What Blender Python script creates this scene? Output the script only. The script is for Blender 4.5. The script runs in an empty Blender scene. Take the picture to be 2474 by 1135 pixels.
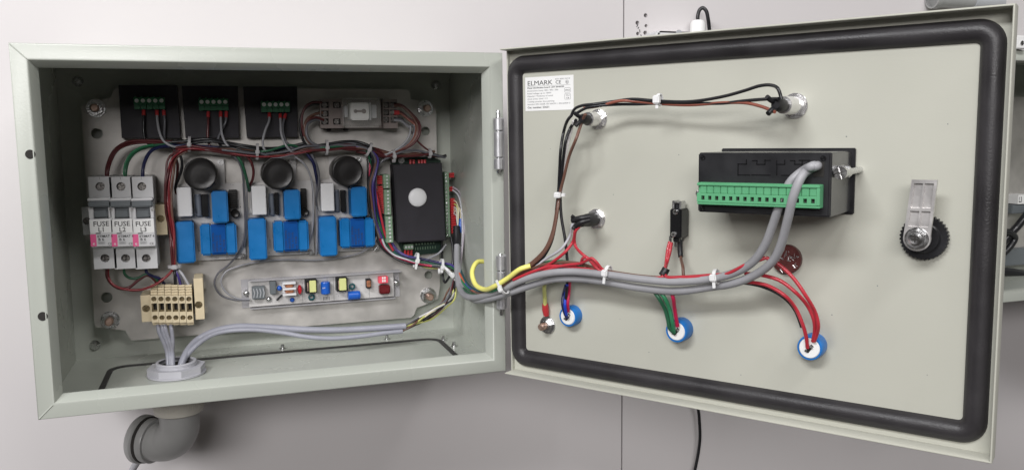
import bpy, bmesh, math, random
from mathutils import Vector, Matrix
rnd = random.Random(7)
S = 0.001                      # everything below is written in millimetres
sc = bpy.context.scene
COL = sc.collection

# ------------------------------------------------------------------ camera
PW, PH = 2474.0, 1135.0        # size of the photograph, used to read places off it
FPX = 2063.93
CAM = Vector((-50.15, -757.87, 76.83))
PITCH, ROLL, YAW = -0.1188, -0.0108, -0.3273
_r = Vector((math.cos(YAW), math.sin(YAW), 0))
CF = Vector((-math.sin(YAW) * math.cos(PITCH), math.cos(YAW) * math.cos(PITCH), math.sin(PITCH)))
_u = _r.cross(CF)
CR = math.cos(ROLL) * _r + math.sin(ROLL) * _u
CU = -math.sin(ROLL) * _r + math.cos(ROLL) * _u
cd = bpy.data.cameras.new('camera'); co = bpy.data.objects.new('camera', cd); COL.objects.link(co)
cd.sensor_fit = 'HORIZONTAL'; cd.sensor_width = 36.0; cd.lens = FPX / PW * 36.0
cd.clip_start = 0.02; cd.clip_end = 50
m = Matrix((CR, CU, -CF)).transposed().to_4x4(); m.translation = CAM * S
co.matrix_world = m
sc.camera = co

# ------------------------------------------------------------------ light
w = bpy.data.worlds.new('World'); sc.world = w; w.use_nodes = True
w.node_tree.nodes['Background'].inputs[0].default_value = (1.0, 0.92, 0.87, 1)
w.node_tree.nodes['Background'].inputs[1].default_value = 0.06

def area(name, loc, target, sx, sy, power, col):
    l = bpy.data.lights.new(name, 'AREA'); l.shape = 'RECTANGLE'; l.size = sx; l.size_y = sy
    l.energy = power; l.color = col
    o = bpy.data.objects.new(name, l); COL.objects.link(o)
    o.location = Vector(loc)
    o.rotation_euler = (Vector(target) - Vector(loc)).to_track_quat('-Z', 'Y').to_euler()
    return o
area('ceiling_or_fill_lamp', (-1.35, -1.35, 1.45), (0, 0, 0), 1.2, 0.35, 48, (0.985, 0.985, 1.0))
area('ceiling_or_fill_lamp', (0.75, -1.7, 1.9), (0.2, 0, 0), 1.3, 0.35, 27, (1.0, 0.985, 0.98))
area('ceiling_or_fill_lamp', (-1.15, -3.0, 0.95), (0.1, 0, 0), 1.8, 0.7, 60, (1.0, 0.975, 0.97))  # added frontal fill to light the plate evenly, not a ceiling lamp
sc.view_settings.view_transform = 'Standard'
sc.view_settings.look = 'None'
sc.view_settings.exposure = 0.0
sc.view_settings.gamma = 1.0

# ------------------------------------------------------------------ frames
class Frame:
    """a flat face of the place: origin, right, up, and normal towards the room"""
    def __init__(s, o, u, v):
        s.o = Vector(o); s.u = Vector(u).normalized(); s.v = Vector(v).normalized(); s.n = s.u.cross(s.v)
    def mat(s, off=(0, 0, 0)):
        q = Matrix((s.u, s.v, s.n)).transposed().to_4x4()
        q.translation = s.world(off) * S
        return q
    def world(s, p):
        return s.o + s.u * p[0] + s.v * p[1] + s.n * p[2]
    def at(s, px, py, h=0.0):
        d = CF * FPX + CR * (px - PW / 2) - CU * (py - PH / 2)
        t = (s.o + s.n * h - CAM).dot(s.n) / d.dot(s.n)
        q = CAM + d * t - s.o
        return Vector((q.dot(s.u), q.dot(s.v), h))
    def rect(s, x0, y0, x1, y1, h):
        xm, ym = (x0 + x1) / 2, (y0 + y1) / 2
        return (s.at(x0, ym, h).x, s.at(x1, ym, h).x, s.at(xm, y1, h).y, s.at(xm, y0, h).y)
def project(p):
    d = p - CAM; z = d.dot(CF)
    return PW / 2 + FPX * d.dot(CR) / z, PH / 2 - FPX * d.dot(CU) / z
def height_to(fr, base, tip):
    b = fr.at(base[0], base[1], 0); best = None
    for i in range(0, 400):
        h = i * 0.25; q = project(fr.world((b.x, b.y, h)))
        e = (q[0] - tip[0]) ** 2 + (q[1] - tip[1]) ** 2
        if best is None or e < best[0]: best = (e, h)
    return best[1]

YP = 176.0                                     # face of the mounting plate
X_, Y_, Z_ = Vector((1, 0, 0)), Vector((0, 1, 0)), Vector((0, 0, 1))
PLATE = Frame((0, YP, 0), X_, Z_)
FRONT = Frame((0, 0, 0), X_, Z_)
BACK = Frame((0, 190.3, 0), X_, Z_)
WALL = Frame((0, 203, 0), X_, Z_)
FLOOR = Frame((0, 0, -148.0), X_, Y_)
TH, TI = 0.9496, 0.005
_du = Vector((math.cos(TH), -math.sin(TH), 0))
DOOR = Frame((204.5, -6.4, 2.3), _du * math.cos(TI) + Z_ * math.sin(TI), Z_ * math.cos(TI) - _du * math.sin(TI))
FR = {'p': PLATE, 'd': DOOR, 'f': FRONT, 'b': BACK, 'w': WALL, 'g': FLOOR}

# ------------------------------------------------------------------ materials
MATS = {}
def mat(name, col, rough=0.5, metal=0.0, bump=0.0, bscale=400, var=0.06, vscale=30, spec=0.5, trans=0.0, coat=0.0, ior=1.45, alpha=1.0, emit=0, stretch=None, sss=0):
    if name in MATS: return MATS[name]
    m = bpy.data.materials.new(name); m.use_nodes = True; nt = m.node_tree; N = nt.nodes; L = nt.links
    b = N['Principled BSDF']
    b.inputs['Roughness'].default_value = rough; b.inputs['Metallic'].default_value = metal
    b.inputs['Specular IOR Level'].default_value = spec
    b.inputs['Transmission Weight'].default_value = trans
    b.inputs['Coat Weight'].default_value = coat
    b.inputs['IOR'].default_value = ior
    b.inputs['Alpha'].default_value = alpha
    tc = N.new('ShaderNodeTexCoord'); src = tc.outputs['Object']
    if stretch:
        mp = N.new('ShaderNodeMapping'); mp.inputs['Scale'].default_value = stretch
        L.new(src, mp.inputs['Vector']); src = mp.outputs['Vector']
    nz = N.new('ShaderNodeTexNoise'); nz.inputs['Scale'].default_value = vscale; nz.inputs['Detail'].default_value = 5
    L.new(src, nz.inputs['Vector'])
    mr = N.new('ShaderNodeMapRange'); mr.inputs[1].default_value = 0.3; mr.inputs[2].default_value = 0.7
    mr.inputs[3].default_value = 1 - var; mr.inputs[4].default_value = 1 + var
    L.new(nz.outputs['Fac'], mr.inputs[0])
    vm = N.new('ShaderNodeVectorMath'); vm.operation = 'SCALE'; vm.inputs[0].default_value = col[:3]
    L.new(mr.outputs[0], vm.inputs['Scale']); L.new(vm.outputs[0], b.inputs['Base Color'])
    r2 = N.new('ShaderNodeMapRange'); r2.inputs[1].default_value = 0.3; r2.inputs[2].default_value = 0.7
    r2.inputs[3].default_value = max(0.02, rough - 0.08); r2.inputs[4].default_value = min(1, rough + 0.08)
    L.new(nz.outputs['Fac'], r2.inputs[0]); L.new(r2.outputs[0], b.inputs['Roughness'])
    if bump:
        n2 = N.new('ShaderNodeTexNoise'); n2.inputs['Scale'].default_value = bscale; n2.inputs['Detail'].default_value = 3
        L.new(tc.outputs['Object'], n2.inputs['Vector'])
        bp = N.new('ShaderNodeBump'); bp.inputs['Strength'].default_value = bump; bp.inputs['Distance'].default_value = 0.0006
        L.new(n2.outputs['Fac'], bp.inputs['Height']); L.new(bp.outputs[0], b.inputs['Normal'])
    MATS[name] = m
    return m
PAINT = mat('powder_coat', (0.42, 0.44, 0.395), 0.27, bump=0.12, bscale=700, var=0.025, vscale=9)
PAINTD = mat('powder_coat_door', (0.46, 0.46, 0.40), 0.40, bump=0.08, bscale=700, var=0.035, vscale=6)
WALLM = mat('wall_laminate', (0.60, 0.575, 0.575), 0.5, bump=0.05, bscale=700, var=0.035, vscale=2.2)
GAP = mat('seam_gap', (0.12, 0.10, 0.09), 0.8)  # dark backing seen through the panel seam and drilled holes
GALV = mat('galvanised_steel', (0.50, 0.48, 0.455), 0.46, metal=0.5, bump=0.1, bscale=150, var=0.17, vscale=34)
STEEL = mat('zinc_screw', (0.62, 0.62, 0.62), 0.28, metal=1.0, var=0.1, vscale=200)
DSTEEL = mat('dark_screw', (0.22, 0.21, 0.20), 0.3, metal=1.0, var=0.25, vscale=400)
ABRASS = mat('aged_brass_screw', (0.24, 0.19, 0.11), 0.38, metal=0.9, var=0.25, vscale=400)
CHROME = mat('nickel_plated', (0.80, 0.79, 0.79), 0.24, metal=0.85, var=0.04)
HINGE = mat('hinge_zinc', (0.62, 0.62, 0.64), 0.34, metal=0.75, var=0.06, vscale=60)
BRASS = mat('brass_stud', (0.62, 0.44, 0.36), 0.4, metal=0.9, var=0.15, vscale=300)
RUBBER = mat('gasket_foam', (0.027, 0.025, 0.027), 0.40, bump=0.3, bscale=800, var=0.25, vscale=25)
BLACKP = mat('black_plastic', (0.012, 0.012, 0.014), 0.42, bump=0.1, bscale=900, var=0.15, vscale=60)
BLACKM = mat('black_module', (0.017, 0.015, 0.020), 0.62, bump=0.15, bscale=1200, var=0.2, vscale=50)
BLACKG = mat('black_gloss', (0.010, 0.010, 0.011), 0.22, var=0.1)
DARK = mat('dark_recess', (0.02, 0.018, 0.016), 0.8)  # near-black standing in for shade inside holes and recesses; also the seal ring
WHITEP = mat('white_plastic', (0.66, 0.66, 0.67), 0.42, var=0.04, vscale=60)
MCBW = mat('breaker_white', (0.60, 0.60, 0.61), 0.45, bump=0.05, bscale=900, var=0.04, vscale=80)
LABELW = mat('label_white', (0.78, 0.78, 0.77), 0.5, var=0.02)
GREYP = mat('grey_plastic', (0.13, 0.145, 0.155), 0.4, var=0.05)
LGREYP = mat('light_grey_plastic', (0.40, 0.41, 0.43), 0.45, var=0.05)
GLAND = mat('gland_grey', (0.42, 0.42, 0.45), 0.45, var=0.05, vscale=60)
PIPE = mat('conduit_grey', (0.30, 0.30, 0.295), 0.36, var=0.05, vscale=30)
PIPEL = mat('coupling_white', (0.55, 0.53, 0.47), 0.45, var=0.06, vscale=40)
BEIGE = mat('terminal_beige', (0.66, 0.56, 0.38), 0.5, var=0.07, vscale=60)
BEIGED = mat('terminal_beige_dull', (0.55, 0.48, 0.33), 0.5, var=0.07, vscale=60)
PINK = mat('breaker_pink', (0.80, 0.12, 0.30), 0.5, var=0.04)
INK = mat('print_black', (0.02, 0.02, 0.022), 0.6)
INKG = mat('print_grey', (0.16, 0.16, 0.17), 0.6)
GREENT = mat('terminal_green', (0.015, 0.12, 0.05), 0.45, var=0.1)
GREENL = mat('connector_green', (0.10, 0.34, 0.17), 0.42, var=0.06, vscale=60)
GREENO = mat('terminal_olive', (0.20, 0.30, 0.20), 0.5, var=0.1, vscale=100)
PCBW = mat('circuit_board_white', (0.54, 0.525, 0.515), 0.45, bump=0.06, bscale=600, var=0.07, vscale=70)
PCBG = mat('circuit_board_dark', (0.01, 0.03, 0.02), 0.4, var=0.2)
BLUE = mat('component_blue', (0.007, 0.145, 0.40), 0.34, bump=0.06, bscale=400, var=0.10, vscale=60)
BLUET = mat('transformer_blue', (0.006, 0.075, 0.30), 0.16, var=0.12, vscale=60, coat=0.4)
BLUER = mat('ring_blue', (0.012, 0.16, 0.50), 0.35, var=0.06)
BLUEC = mat('capacitor_blue', (0.015, 0.10, 0.45), 0.3, var=0.08)
CAPB = mat('capacitor_black', (0.011, 0.010, 0.010), 0.34, bump=0.1, bscale=300, var=0.25, vscale=50)
CAPG = mat('capacitor_grey', (0.16, 0.18, 0.22), 0.35, var=0.15, vscale=120)
YELT = mat('tape_yellow', (0.62, 0.64, 0.27), 0.45, var=0.05)
REDC = mat('red_component', (0.45, 0.02, 0.03), 0.3, var=0.1)
REDD = mat('dark_red_component', (0.12, 0.012, 0.015), 0.3, var=0.2, vscale=200)
PINKC = mat('red_switch', (0.75, 0.09, 0.13), 0.4, var=0.05)
COPPER = mat('copper_winding', (0.62, 0.28, 0.16), 0.35, metal=0.7, var=0.2, vscale=300)
BROWND = mat('brown_resin', (0.085, 0.022, 0.020), 0.4, bump=0.4, bscale=500, var=0.4, vscale=90)
ALU = mat('cast_latch', (0.66, 0.64, 0.63), 0.34, metal=0.7, bump=0.15, bscale=350, var=0.08, vscale=50)
FERR = mat('ferrule_red', (0.45, 0.035, 0.04), 0.42, var=0.08)
TIE = mat('cable_tie_white', (0.72, 0.72, 0.72), 0.45, var=0.03)
TIEG = mat('cable_tie_grey', (0.42, 0.41, 0.42), 0.5, var=0.03)
SOCK = mat('socket_grey', (0.20, 0.165, 0.155), 0.5, var=0.08, vscale=60)
CLEAR = mat('clear_cover', (0.62, 0.61, 0.58), 0.18, alpha=0.20, var=0.02)
PROFILE = mat('profile_translucent', (0.52, 0.51, 0.53), 0.3, alpha=0.6, var=0.03)
def wm(name, col, rough=0.4): return mat('wire_' + name, col, rough, var=0.06, vscale=60, coat=0.15)
WC = {'black': wm('black', (0.012, 0.012, 0.014)), 'dred': wm('dark_red', (0.20, 0.018, 0.024)), 'red': wm('red', (0.44, 0.03, 0.045)), 'crimson': wm('crimson', (0.42, 0.012, 0.06)),
      'maroon': wm('maroon', (0.085, 0.014, 0.016)), 'brown': wm('brown', (0.14, 0.07, 0.05)), 'rust': wm('rust', (0.24, 0.075, 0.05)),
      'grey': wm('grey', (0.28, 0.28, 0.30)), 'dgrey': wm('dark_grey', (0.11, 0.11, 0.125)), 'lgrey': wm('light_grey', (0.45, 0.45, 0.48)),
      'green': wm('green', (0.02, 0.10, 0.05)), 'lgreen': wm('light_green', (0.03, 0.20, 0.09)), 'navy': wm('navy', (0.010, 0.012, 0.06)),
      'blue': wm('blue', (0.01, 0.05, 0.45)), 'purple': wm('purple', (0.06, 0.04, 0.20)), 'yellow': wm('yellow', (0.80, 0.76, 0.20)),
      'yg': wm('yellow_green', (0.55, 0.56, 0.18)), 'cream': wm('cream', (0.62, 0.56, 0.40)), 'white': wm('white', (0.62, 0.60, 0.60)),
      'teal': wm('teal', (0.01, 0.07, 0.08)), 'orange': wm('orange', (0.6, 0.12, 0.05)), 'violet': wm('violet_grey', (0.36, 0.32, 0.36)),
      'cable': mat('wire_cable_grey', (0.30, 0.30, 0.315), 0.40, var=0.14, vscale=25, bump=0.15, bscale=250), 'cableb': wm('cable_blue_grey', (0.28, 0.285, 0.33), 0.42)}

# ------------------------------------------------------------------ mesh helpers (millimetres, local x right, y up, z out)
def bevel_all(bm, geom_faces, r, seg=2, ang=0.5):
    es = set()
    for f in geom_faces:
        for e in f.edges:
            if len(e.link_faces) == 2 and e.calc_face_angle(0) > ang: es.add(e)
    if es: bmesh.ops.bevel(bm, geom=list(es), offset=r, segments=seg, affect='EDGES', clamp_overlap=True)
def box(bm, x0, x1, y0, y1, z0, z1, r=0.0, seg=2):
    t = bmesh.new()
    v = [t.verts.new(p) for p in ((x0, y0, z0), (x1, y0, z0), (x1, y1, z0), (x0, y1, z0), (x0, y0, z1), (x1, y0, z1), (x1, y1, z1), (x0, y1, z1))]
    for q in ((3, 2, 1, 0), (4, 5, 6, 7), (0, 1, 5, 4), (1, 2, 6, 5), (2, 3, 7, 6), (3, 0, 4, 7)): t.faces.new([v[i] for i in q])
    t.normal_update()
    if r: bevel_all(t, t.faces[:], r, seg)
    merge(bm, t)
def merge(bm, t, mx=None):
    if mx is not None: t.transform(mx)
    me = bpy.data.meshes.new('_'); t.to_mesh(me); t.free(); bm.from_mesh(me); bpy.data.meshes.remove(me)
def prism(bm, pts, z0, z1, holes=(), r=0.0):
    t = bmesh.new(); es = []
    for loop in [pts] + list(holes):
        vs = [t.verts.new((p[0], p[1], z0)) for p in loop]
        for i in range(len(vs)): es.append(t.edges.new((vs[i], vs[(i + 1) % len(vs)])))
    if holes: bmesh.ops.triangle_fill(t, use_beauty=True, use_dissolve=False, edges=es)
    else: t.faces.new(t.verts[:])
    g = bmesh.ops.extrude_face_region(t, geom=t.faces[:])
    for e in g['geom']:
        if isinstance(e, bmesh.types.BMVert): e.co.z = z1
    bmesh.ops.recalc_face_normals(t, faces=t.faces[:])
    if r:
        es = [e for e in t.edges if len(e.link_faces) == 2 and e.calc_face_angle(0) > 0.9 and abs(e.verts[0].co.z - z1) < 1e-6 and abs(e.verts[1].co.z - z1) < 1e-6]
        bmesh.ops.bevel(t, geom=es, offset=r, segments=2, affect='EDGES', clamp_overlap=True)
    merge(bm, t)
def circ(cx, cy, r, n=24, a0=0.0): return [(cx + r * math.cos(a0 + 2 * math.pi * i / n), cy + r * math.sin(a0 + 2 * math.pi * i / n)) for i in range(n)]
def lathe(bm, prof, n=32, mx=None, cx=0, cy=0):
    """prof: list of (r, z)"""
    t = bmesh.new(); rings = []
    for r, z in prof:
        if r < 1e-6: rings.append([t.verts.new((cx, cy, z))])
        else: rings.append([t.verts.new((cx + r * math.cos(2 * math.pi * i / n), cy + r * math.sin(2 * math.pi * i / n), z)) for i in range(n)])
    for a, b in zip(rings, rings[1:]):
        for i in range(n):
            j = (i + 1) % n
            if len(a) == 1 and len(b) == 1: continue
            if len(a) == 1: t.faces.new((a[0], b[i], b[j]))
            elif len(b) == 1: t.faces.new((a[i], a[j], b[0]))
            else: t.faces.new((a[i], a[j], b[j], b[i]))
    bmesh.ops.recalc_face_normals(t, faces=t.faces[:])
    merge(bm, t, mx)
def cyl(bm, cx, cy, z0, z1, r, n=24, ch=0.0, mx=None):
    if ch: pr = [(0, z0), (r, z0), (r, z1 - ch), (r - ch, z1), (0, z1)]
    else: pr = [(0, z0), (r, z0), (r, z1), (0, z1)]
    lathe(bm, pr, n, mx, cx, cy)
def hexnut(bm, cx, cy, z0, z1, r, a0=0.3, hole=0):
    prism(bm, circ(cx, cy, r, 6, a0), z0, z1, [circ(cx, cy, hole, 16)] if hole else (), r=0 if hole else r * 0.08)
def spline(P, n=10):
    P = [Vector(p) for p in P]
    if len(P) == 2: return [P[0].lerp(P[1], i / 4) for i in range(5)]
    Q = [2 * P[0] - P[1]] + P + [2 * P[-1] - P[-2]]; out = []
    for i in range(1, len(Q) - 2):
        p0, p1, p2, p3 = Q[i - 1:i + 3]
        def tj(t, a, b): return t + max((b - a).length, 1e-4) ** 0.5
        t0 = 0; t1 = tj(t0, p0, p1); t2 = tj(t1, p1, p2); t3 = tj(t2, p2, p3)
        for k in range(n):
            t = t1 + (t2 - t1) * k / n
            a1 = (t1 - t) / (t1 - t0) * p0 + (t - t0) / (t1 - t0) * p1
            a2 = (t2 - t) / (t2 - t1) * p1 + (t - t1) / (t2 - t1) * p2
            a3 = (t3 - t) / (t3 - t2) * p2 + (t - t2) / (t3 - t2) * p3
            b1 = (t2 - t) / (t2 - t0) * a1 + (t - t0) / (t2 - t0) * a2
            b2 = (t3 - t) / (t3 - t1) * a2 + (t - t1) / (t3 - t1) * a3
            out.append((t2 - t) / (t2 - t1) * b1 + (t - t1) / (t2 - t1) * b2)
    out.append(P[-1]); return out
def tube(bm, P, r, n=10, closed=False, caps=True):
    """P in mm; r number or list"""
    t = bmesh.new(); rings = []; N = len(P); up = None
    for i, p in enumerate(P):
        if closed: d = P[(i + 1) % N] - P[i - 1]
        else: d = P[min(i + 1, N - 1)] - P[max(i - 1, 0)]
        if d.length < 1e-9: d = Vector((0, 0, 1))
        d.normalize()
        if up is None: up = d.orthogonal().normalized()
        up = (up - d * up.dot(d)); up = up.normalized() if up.length > 1e-6 else d.orthogonal().normalized()
        s = d.cross(up); rr = r[i] if isinstance(r, (list, tuple)) else r
        rings.append([t.verts.new(p + (up * math.cos(2 * math.pi * k / n) + s * math.sin(2 * math.pi * k / n)) * rr) for k in range(n)])
    for i in range(N if closed else N - 1):
        a, b = rings[i], rings[(i + 1) % N]
        for k in range(n): t.faces.new((a[k], a[(k + 1) % n], b[(k + 1) % n], b[k]))
    if caps and not closed:
        t.faces.new(rings[0][::-1]); t.faces.new(rings[-1])
    bmesh.ops.recalc_face_normals(t, faces=t.faces[:])
    merge(bm, t)
def screw(bm, cx, cy, z, r, h=0.8, ang=0.6, cross=False):
    """slotted head: a disc with raised halves (or quarters)"""
    cyl(bm, cx, cy, z, z + h * 0.4, r, 18)
    k = 4 if cross else 2
    for i in range(k):
        a0 = ang + i * 2 * math.pi / k; g = r * 0.13
        pts = []
        am = a0 + math.pi / k
        sp = math.pi / k
        off = Vector((math.cos(am), math.sin(am))) * (g if k == 2 else g * 1.41)
        if k == 4: pts.append((cx + off.x, cy + off.y))
        e = math.asin(0.13)
        for j in range(9):
            a = a0 + e + (2 * sp - 2 * e) * j / 8
            pts.append((cx + r * math.cos(a), cy + r * math.sin(a)))
        prism(bm, pts, z + h * 0.4 - 0.01, z + h)
def finish(bm, name, material, ang=0.6, origin=Vector((0, 0, 0))):
    me = bpy.data.meshes.new(name)
    bm.transform(Matrix.Scale(S, 4) @ Matrix.Translation(-origin)); bm.normal_update(); bm.to_mesh(me); bm.free()
    me.shade_smooth(); me.set_sharp_from_angle(angle=ang)
    me.materials.append(material)
    return me
def tag(o, label=None, cat=None, group=None, kind=None):
    if label: o['label'] = label
    if cat: o['category'] = cat
    if group: o['group'] = group
    if kind: o['kind'] = kind
    return o

class Thing:
    """an Empty at the thing's base, turned like the face it stands on; its parts are children"""
    def __init__(s, name, label, cat, fr, px=None, py=None, h=0.0, group=None, loc=None, kind=None):
        s.fr = fr
        s.o = Vector(loc) if loc is not None else fr.at(px, py, h)
        s.root = bpy.data.objects.new(name, None); COL.objects.link(s.root)
        s.root.empty_display_size = 0.01
        s.root.matrix_world = fr.mat(s.o)
        tag(s.root, label, cat, group, kind)
    def at(s, px, py, h=0.0): return s.fr.at(px, py, h) - Vector((s.o.x, s.o.y, s.o.z))
    def rect(s, x0, y0, x1, y1, h):
        q = s.fr.rect(x0, y0, x1, y1, h); return q[0] - s.o.x, q[1] - s.o.x, q[2] - s.o.y, q[3] - s.o.y
    def part(s, name, material, fn, parent=None, label=None, kind=None, ang=0.6):
        bm = bmesh.new(); fn(bm)
        o = bpy.data.objects.new(name, finish(bm, name, material, ang)); COL.objects.link(o)
        o.parent = parent or s.root
        if label: o['label'] = label
        if kind: o['kind'] = kind
        return o
    def text(s, name, txt, x, y, z, cap, material=INK, parent=None, sx=1.0, align='LEFT', bold=0.0, rot=0.0):
        me = text_mesh(txt, cap, sx, align, bold, material)
        o = bpy.data.objects.new(name, me); COL.objects.link(o); o.parent = parent or s.root
        o.location = Vector((x, y, z)) * S; o.rotation_euler = (0, 0, rot)
        return o
def text_mesh(txt, cap, sx, align, bold, material):
    c = bpy.data.curves.new('t', 'FONT'); c.body = txt; c.size = cap / 0.70 * S; c.align_x = align
    c.extrude = 0.00004; c.offset = bold * S; c.resolution_u = 2
    o = bpy.data.objects.new('t', c); COL.objects.link(o)
    dg = bpy.context.evaluated_depsgraph_get(); dg.update()
    me = bpy.data.meshes.new_from_object(o.evaluated_get(dg))
    bpy.data.objects.remove(o); bpy.data.curves.remove(c)
    me.transform(Matrix.Diagonal((sx, 1, 1, 1))); me.materials.clear(); me.materials.append(material)
    return me

def pts3(pts, fr):
    out = []
    for p in pts:
        if isinstance(p, Vector): out.append(p); continue
        if isinstance(p[0], str): f = FR[p[0]]; q = p[1:]
        else: f = fr; q = p
        out.append(f.world(f.at(*q)))
    return out
def wire(label, colour, r, pts, fr=PLATE, name='wire', cat='wire', group=None, fer=(), n=9, steps=9, ferl=5.0, sleeves=()):
    """a bent wire through places read off the photograph; fer: ends (0/1) that carry a red ferrule"""
    W = pts3(pts, fr); P = spline(W, steps); o0 = P[0].copy()
    bm = bmesh.new(); tube(bm, P, r, n)
    me = finish(bm, name, WC[colour], 1.2, origin=o0)
    o = bpy.data.objects.new(name, me); COL.objects.link(o); o.location = o0 * S
    tag(o, label, cat, group)
    for e in fer:
        Q = P if e == 0 else P[::-1]
        acc = 0; seg = [Q[0]]
        for a, b in zip(Q, Q[1:]):
            acc += (b - a).length; seg.append(b)
            if acc > ferl: break
        bm = bmesh.new(); rr = r + 0.45
        tube(bm, seg, rr, 10)
        c = bpy.data.objects.new('ferrule', finish(bm, 'ferrule', FERR, 1.0, origin=o0)); COL.objects.link(c); c.parent = o
        d = (Q[0] - seg[1]).normalized()
        bm = bmesh.new(); tube(bm, [Q[0], Q[0] + d * 3.5], 0.7, 8)
        c2 = bpy.data.objects.new('bare_tip', finish(bm, 'bare_tip', STEEL, 1.0, origin=o0)); COL.objects.link(c2); c2.parent = o
    for (a, b, rr, mt, nm) in sleeves:          # a sleeve over the fraction a..b of the wire
        i, j = int(a * (len(P) - 1)), int(b * (len(P) - 1))
        bm = bmesh.new(); tube(bm, P[i:max(j, i + 1) + 1], rr, 12)
        c = bpy.data.objects.new(nm, finish(bm, nm, mt, 1.0, origin=o0)); COL.objects.link(c); c.parent = o
    return o
def tie(label, px, py, h, ang, rad, fr=PLATE, material=None, group='white cable ties', head=(4.6, 5.2, 3.6), tail=0, squash=1.0):
    """band round a bundle that runs at angle ang in the face; head block on top"""
    T = Thing('cable_tie', label, 'cable tie', fr, px, py, h, group=group)
    material = material or TIE
    rot = Matrix.Rotation(ang, 4, 'Z')
    def band(bm):
        t = bmesh.new(); n = 28; w = 1.3
        rings = []
        for i in range(n):
            a = 2 * math.pi * i / n; c, s_ = math.cos(a), math.sin(a)
            rr = []
            for (dx, dr) in ((-w, 0), (w, 0), (w, 0.9), (-w, 0.9)):
                rr.append(t.verts.new((dx, (rad + dr) * c, (rad * squash + dr) * s_ - rad * squash)))
            rings.append(rr)
        for i in range(n):
            a, b = rings[i], rings[(i + 1) % n]
            for k in range(4): t.faces.new((a[k], a[(k + 1) % 4], b[(k + 1) % 4], b[k]))
        bmesh.ops.recalc_face_normals(t, faces=t.faces[:])
        merge(bm, t, rot)
    T.part('band', material, band)
    def hd(bm):
        t = bmesh.new(); box(t, -head[0] / 2, head[0] / 2, -head[1] / 2, head[1] / 2, -0.3, head[2], 0.8); merge(bm, t, rot)
    hb = T.part('head', material, hd)
    if tail:
        T.part('tail', material, lambda bm: (lambda t: (box(t, -1.2, 1.2, -abs(tail) if tail < 0 else 0, 0 if tail < 0 else tail, 0.9, 1.8, 0.2), merge(bm, t, rot)))(bmesh.new()), parent=hb)
    return T

# ================================================================== the setting: wall of white panels with a dark seam
wall = bpy.data.objects.new('wall', None); COL.objects.link(wall); wall['kind'] = 'structure'
SEAM = 422.5
def wall_panel(x0, x1, holes=()):
    bm = bmesh.new(); prism(bm, [(x0, -900), (x1, -900), (x1, 1000), (x0, 1000)], 0, 18, holes)
    bm.transform(Matrix.Translation((0, 0, -18)))
    o = bpy.data.objects.new('wall_panel', finish(bm, 'wall_panel', WALLM)); COL.objects.link(o)
    o.parent = wall; o.matrix_world = WALL.mat()
wh = []
for px, py, r in ((1560, 38, 2.6), (1540, 56, 2.6), (1561, 63, 2.1), (1541, 82, 2.3), (1559, 80, 2.6)):
    q = WALL.at(px, py); wh.append(circ(q.x, q.y, r, 14))
wall_panel(-1800, SEAM - 0.9); wall_panel(SEAM + 0.9, 2600, wh)
bm = bmesh.new(); box(bm, -1800, 2600, -900, 1000, -40, -19)
o = bpy.data.objects.new('wall_core', finish(bm, 'wall_core', GAP)); COL.objects.link(o); o.parent = wall; o.matrix_world = WALL.mat()
for a, b, c, d in ((1543, 66, 1541, 70), (1545, 72, 1546, 79), (1548, 84, 1549, 88), (1541, 60, 1538, 66)):
    p, q = WALL.at(a, b), WALL.at(c, d)
    bm = bmesh.new(); tube(bm, [Vector((p.x, p.y, 0.15)), Vector((q.x, q.y, 0.15))], 0.5, 6)
    o = bpy.data.objects.new('pencil_mark', finish(bm, 'pencil_mark', INK)); COL.objects.link(o); o.parent = wall; o.matrix_world = WALL.mat()

# ================================================================== the cabinet
HX, HZ, DEP = 200.0, 149.8, 200.0
cab = Thing('electrical_cabinet', 'open grey-green steel cabinet fixed to the white wall, full of circuit boards and wires', 'electrical cabinet', FRONT, loc=(0, 0, 0))
def shell(bm):
    t = 1.5
    box(bm, -HX, -HX + t, -HZ, HZ, -DEP, -1.4); box(bm, HX - t, HX, -HZ, HZ, -DEP, -1.4)
    box(bm, -HX + t, HX - t, HZ - t, HZ, -DEP, -1.4); box(bm, -HX + t, HX - t, -HZ, -HZ + t, -DEP, -1.4)
cab.part('side_walls', PAINT, shell)
cab.part('back_wall', PAINT, lambda bm: box(bm, -HX + 1.5, HX - 1.5, -HZ + 1.5, HZ - 1.5, -DEP, -190.3))
# rolled front rim: a face that slopes up to a lip and turns back inside, mitred at the corners
def rim_profile():
    return [(0.0, -14.0), (0.0, -1.2), (0.35, -0.35), (1.2, 0.0), (11.0, 1.5), (12.0, 1.75), (12.9, 1.3), (13.4, 0.4), (18.2, -6.3), (18.2, -9.0), (16.8, -9.0), (1.5, -6)]
def mitred(bm, hx, hz, prof, rc=0.0):
    t = bmesh.new(); rings = []
    for ins, z in prof:
        x, y = hx - ins, hz - ins
        rings.append([t.verts.new((sx * x, sy * y, z)) for sx, sy in ((-1, 1), (1, 1), (1, -1), (-1, -1))])
    for a, b in zip(rings, rings[1:]):
        for i in range(4): t.faces.new((a[i], a[(i + 1) % 4], b[(i + 1) % 4], b[i]))
    bmesh.ops.recalc_face_normals(t, faces=t.faces[:]); merge(bm, t)
cab.part('front_rim', PAINT, lambda bm: mitred(bm, HX, HZ, rim_profile()), ang=0.9)
def weld(bm):          # faint welded mitres at the left corners
    for sy in (1, -1):
        P = [Vector((-HX + 1.0, sy * (HZ - 1.0), -0.2)), Vector((-HX + 12, sy * (HZ - 12), 1.55))]
        tube(bm, P, 0.55, 8)
cab.part('weld_seam', PAINT, weld)
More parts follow.
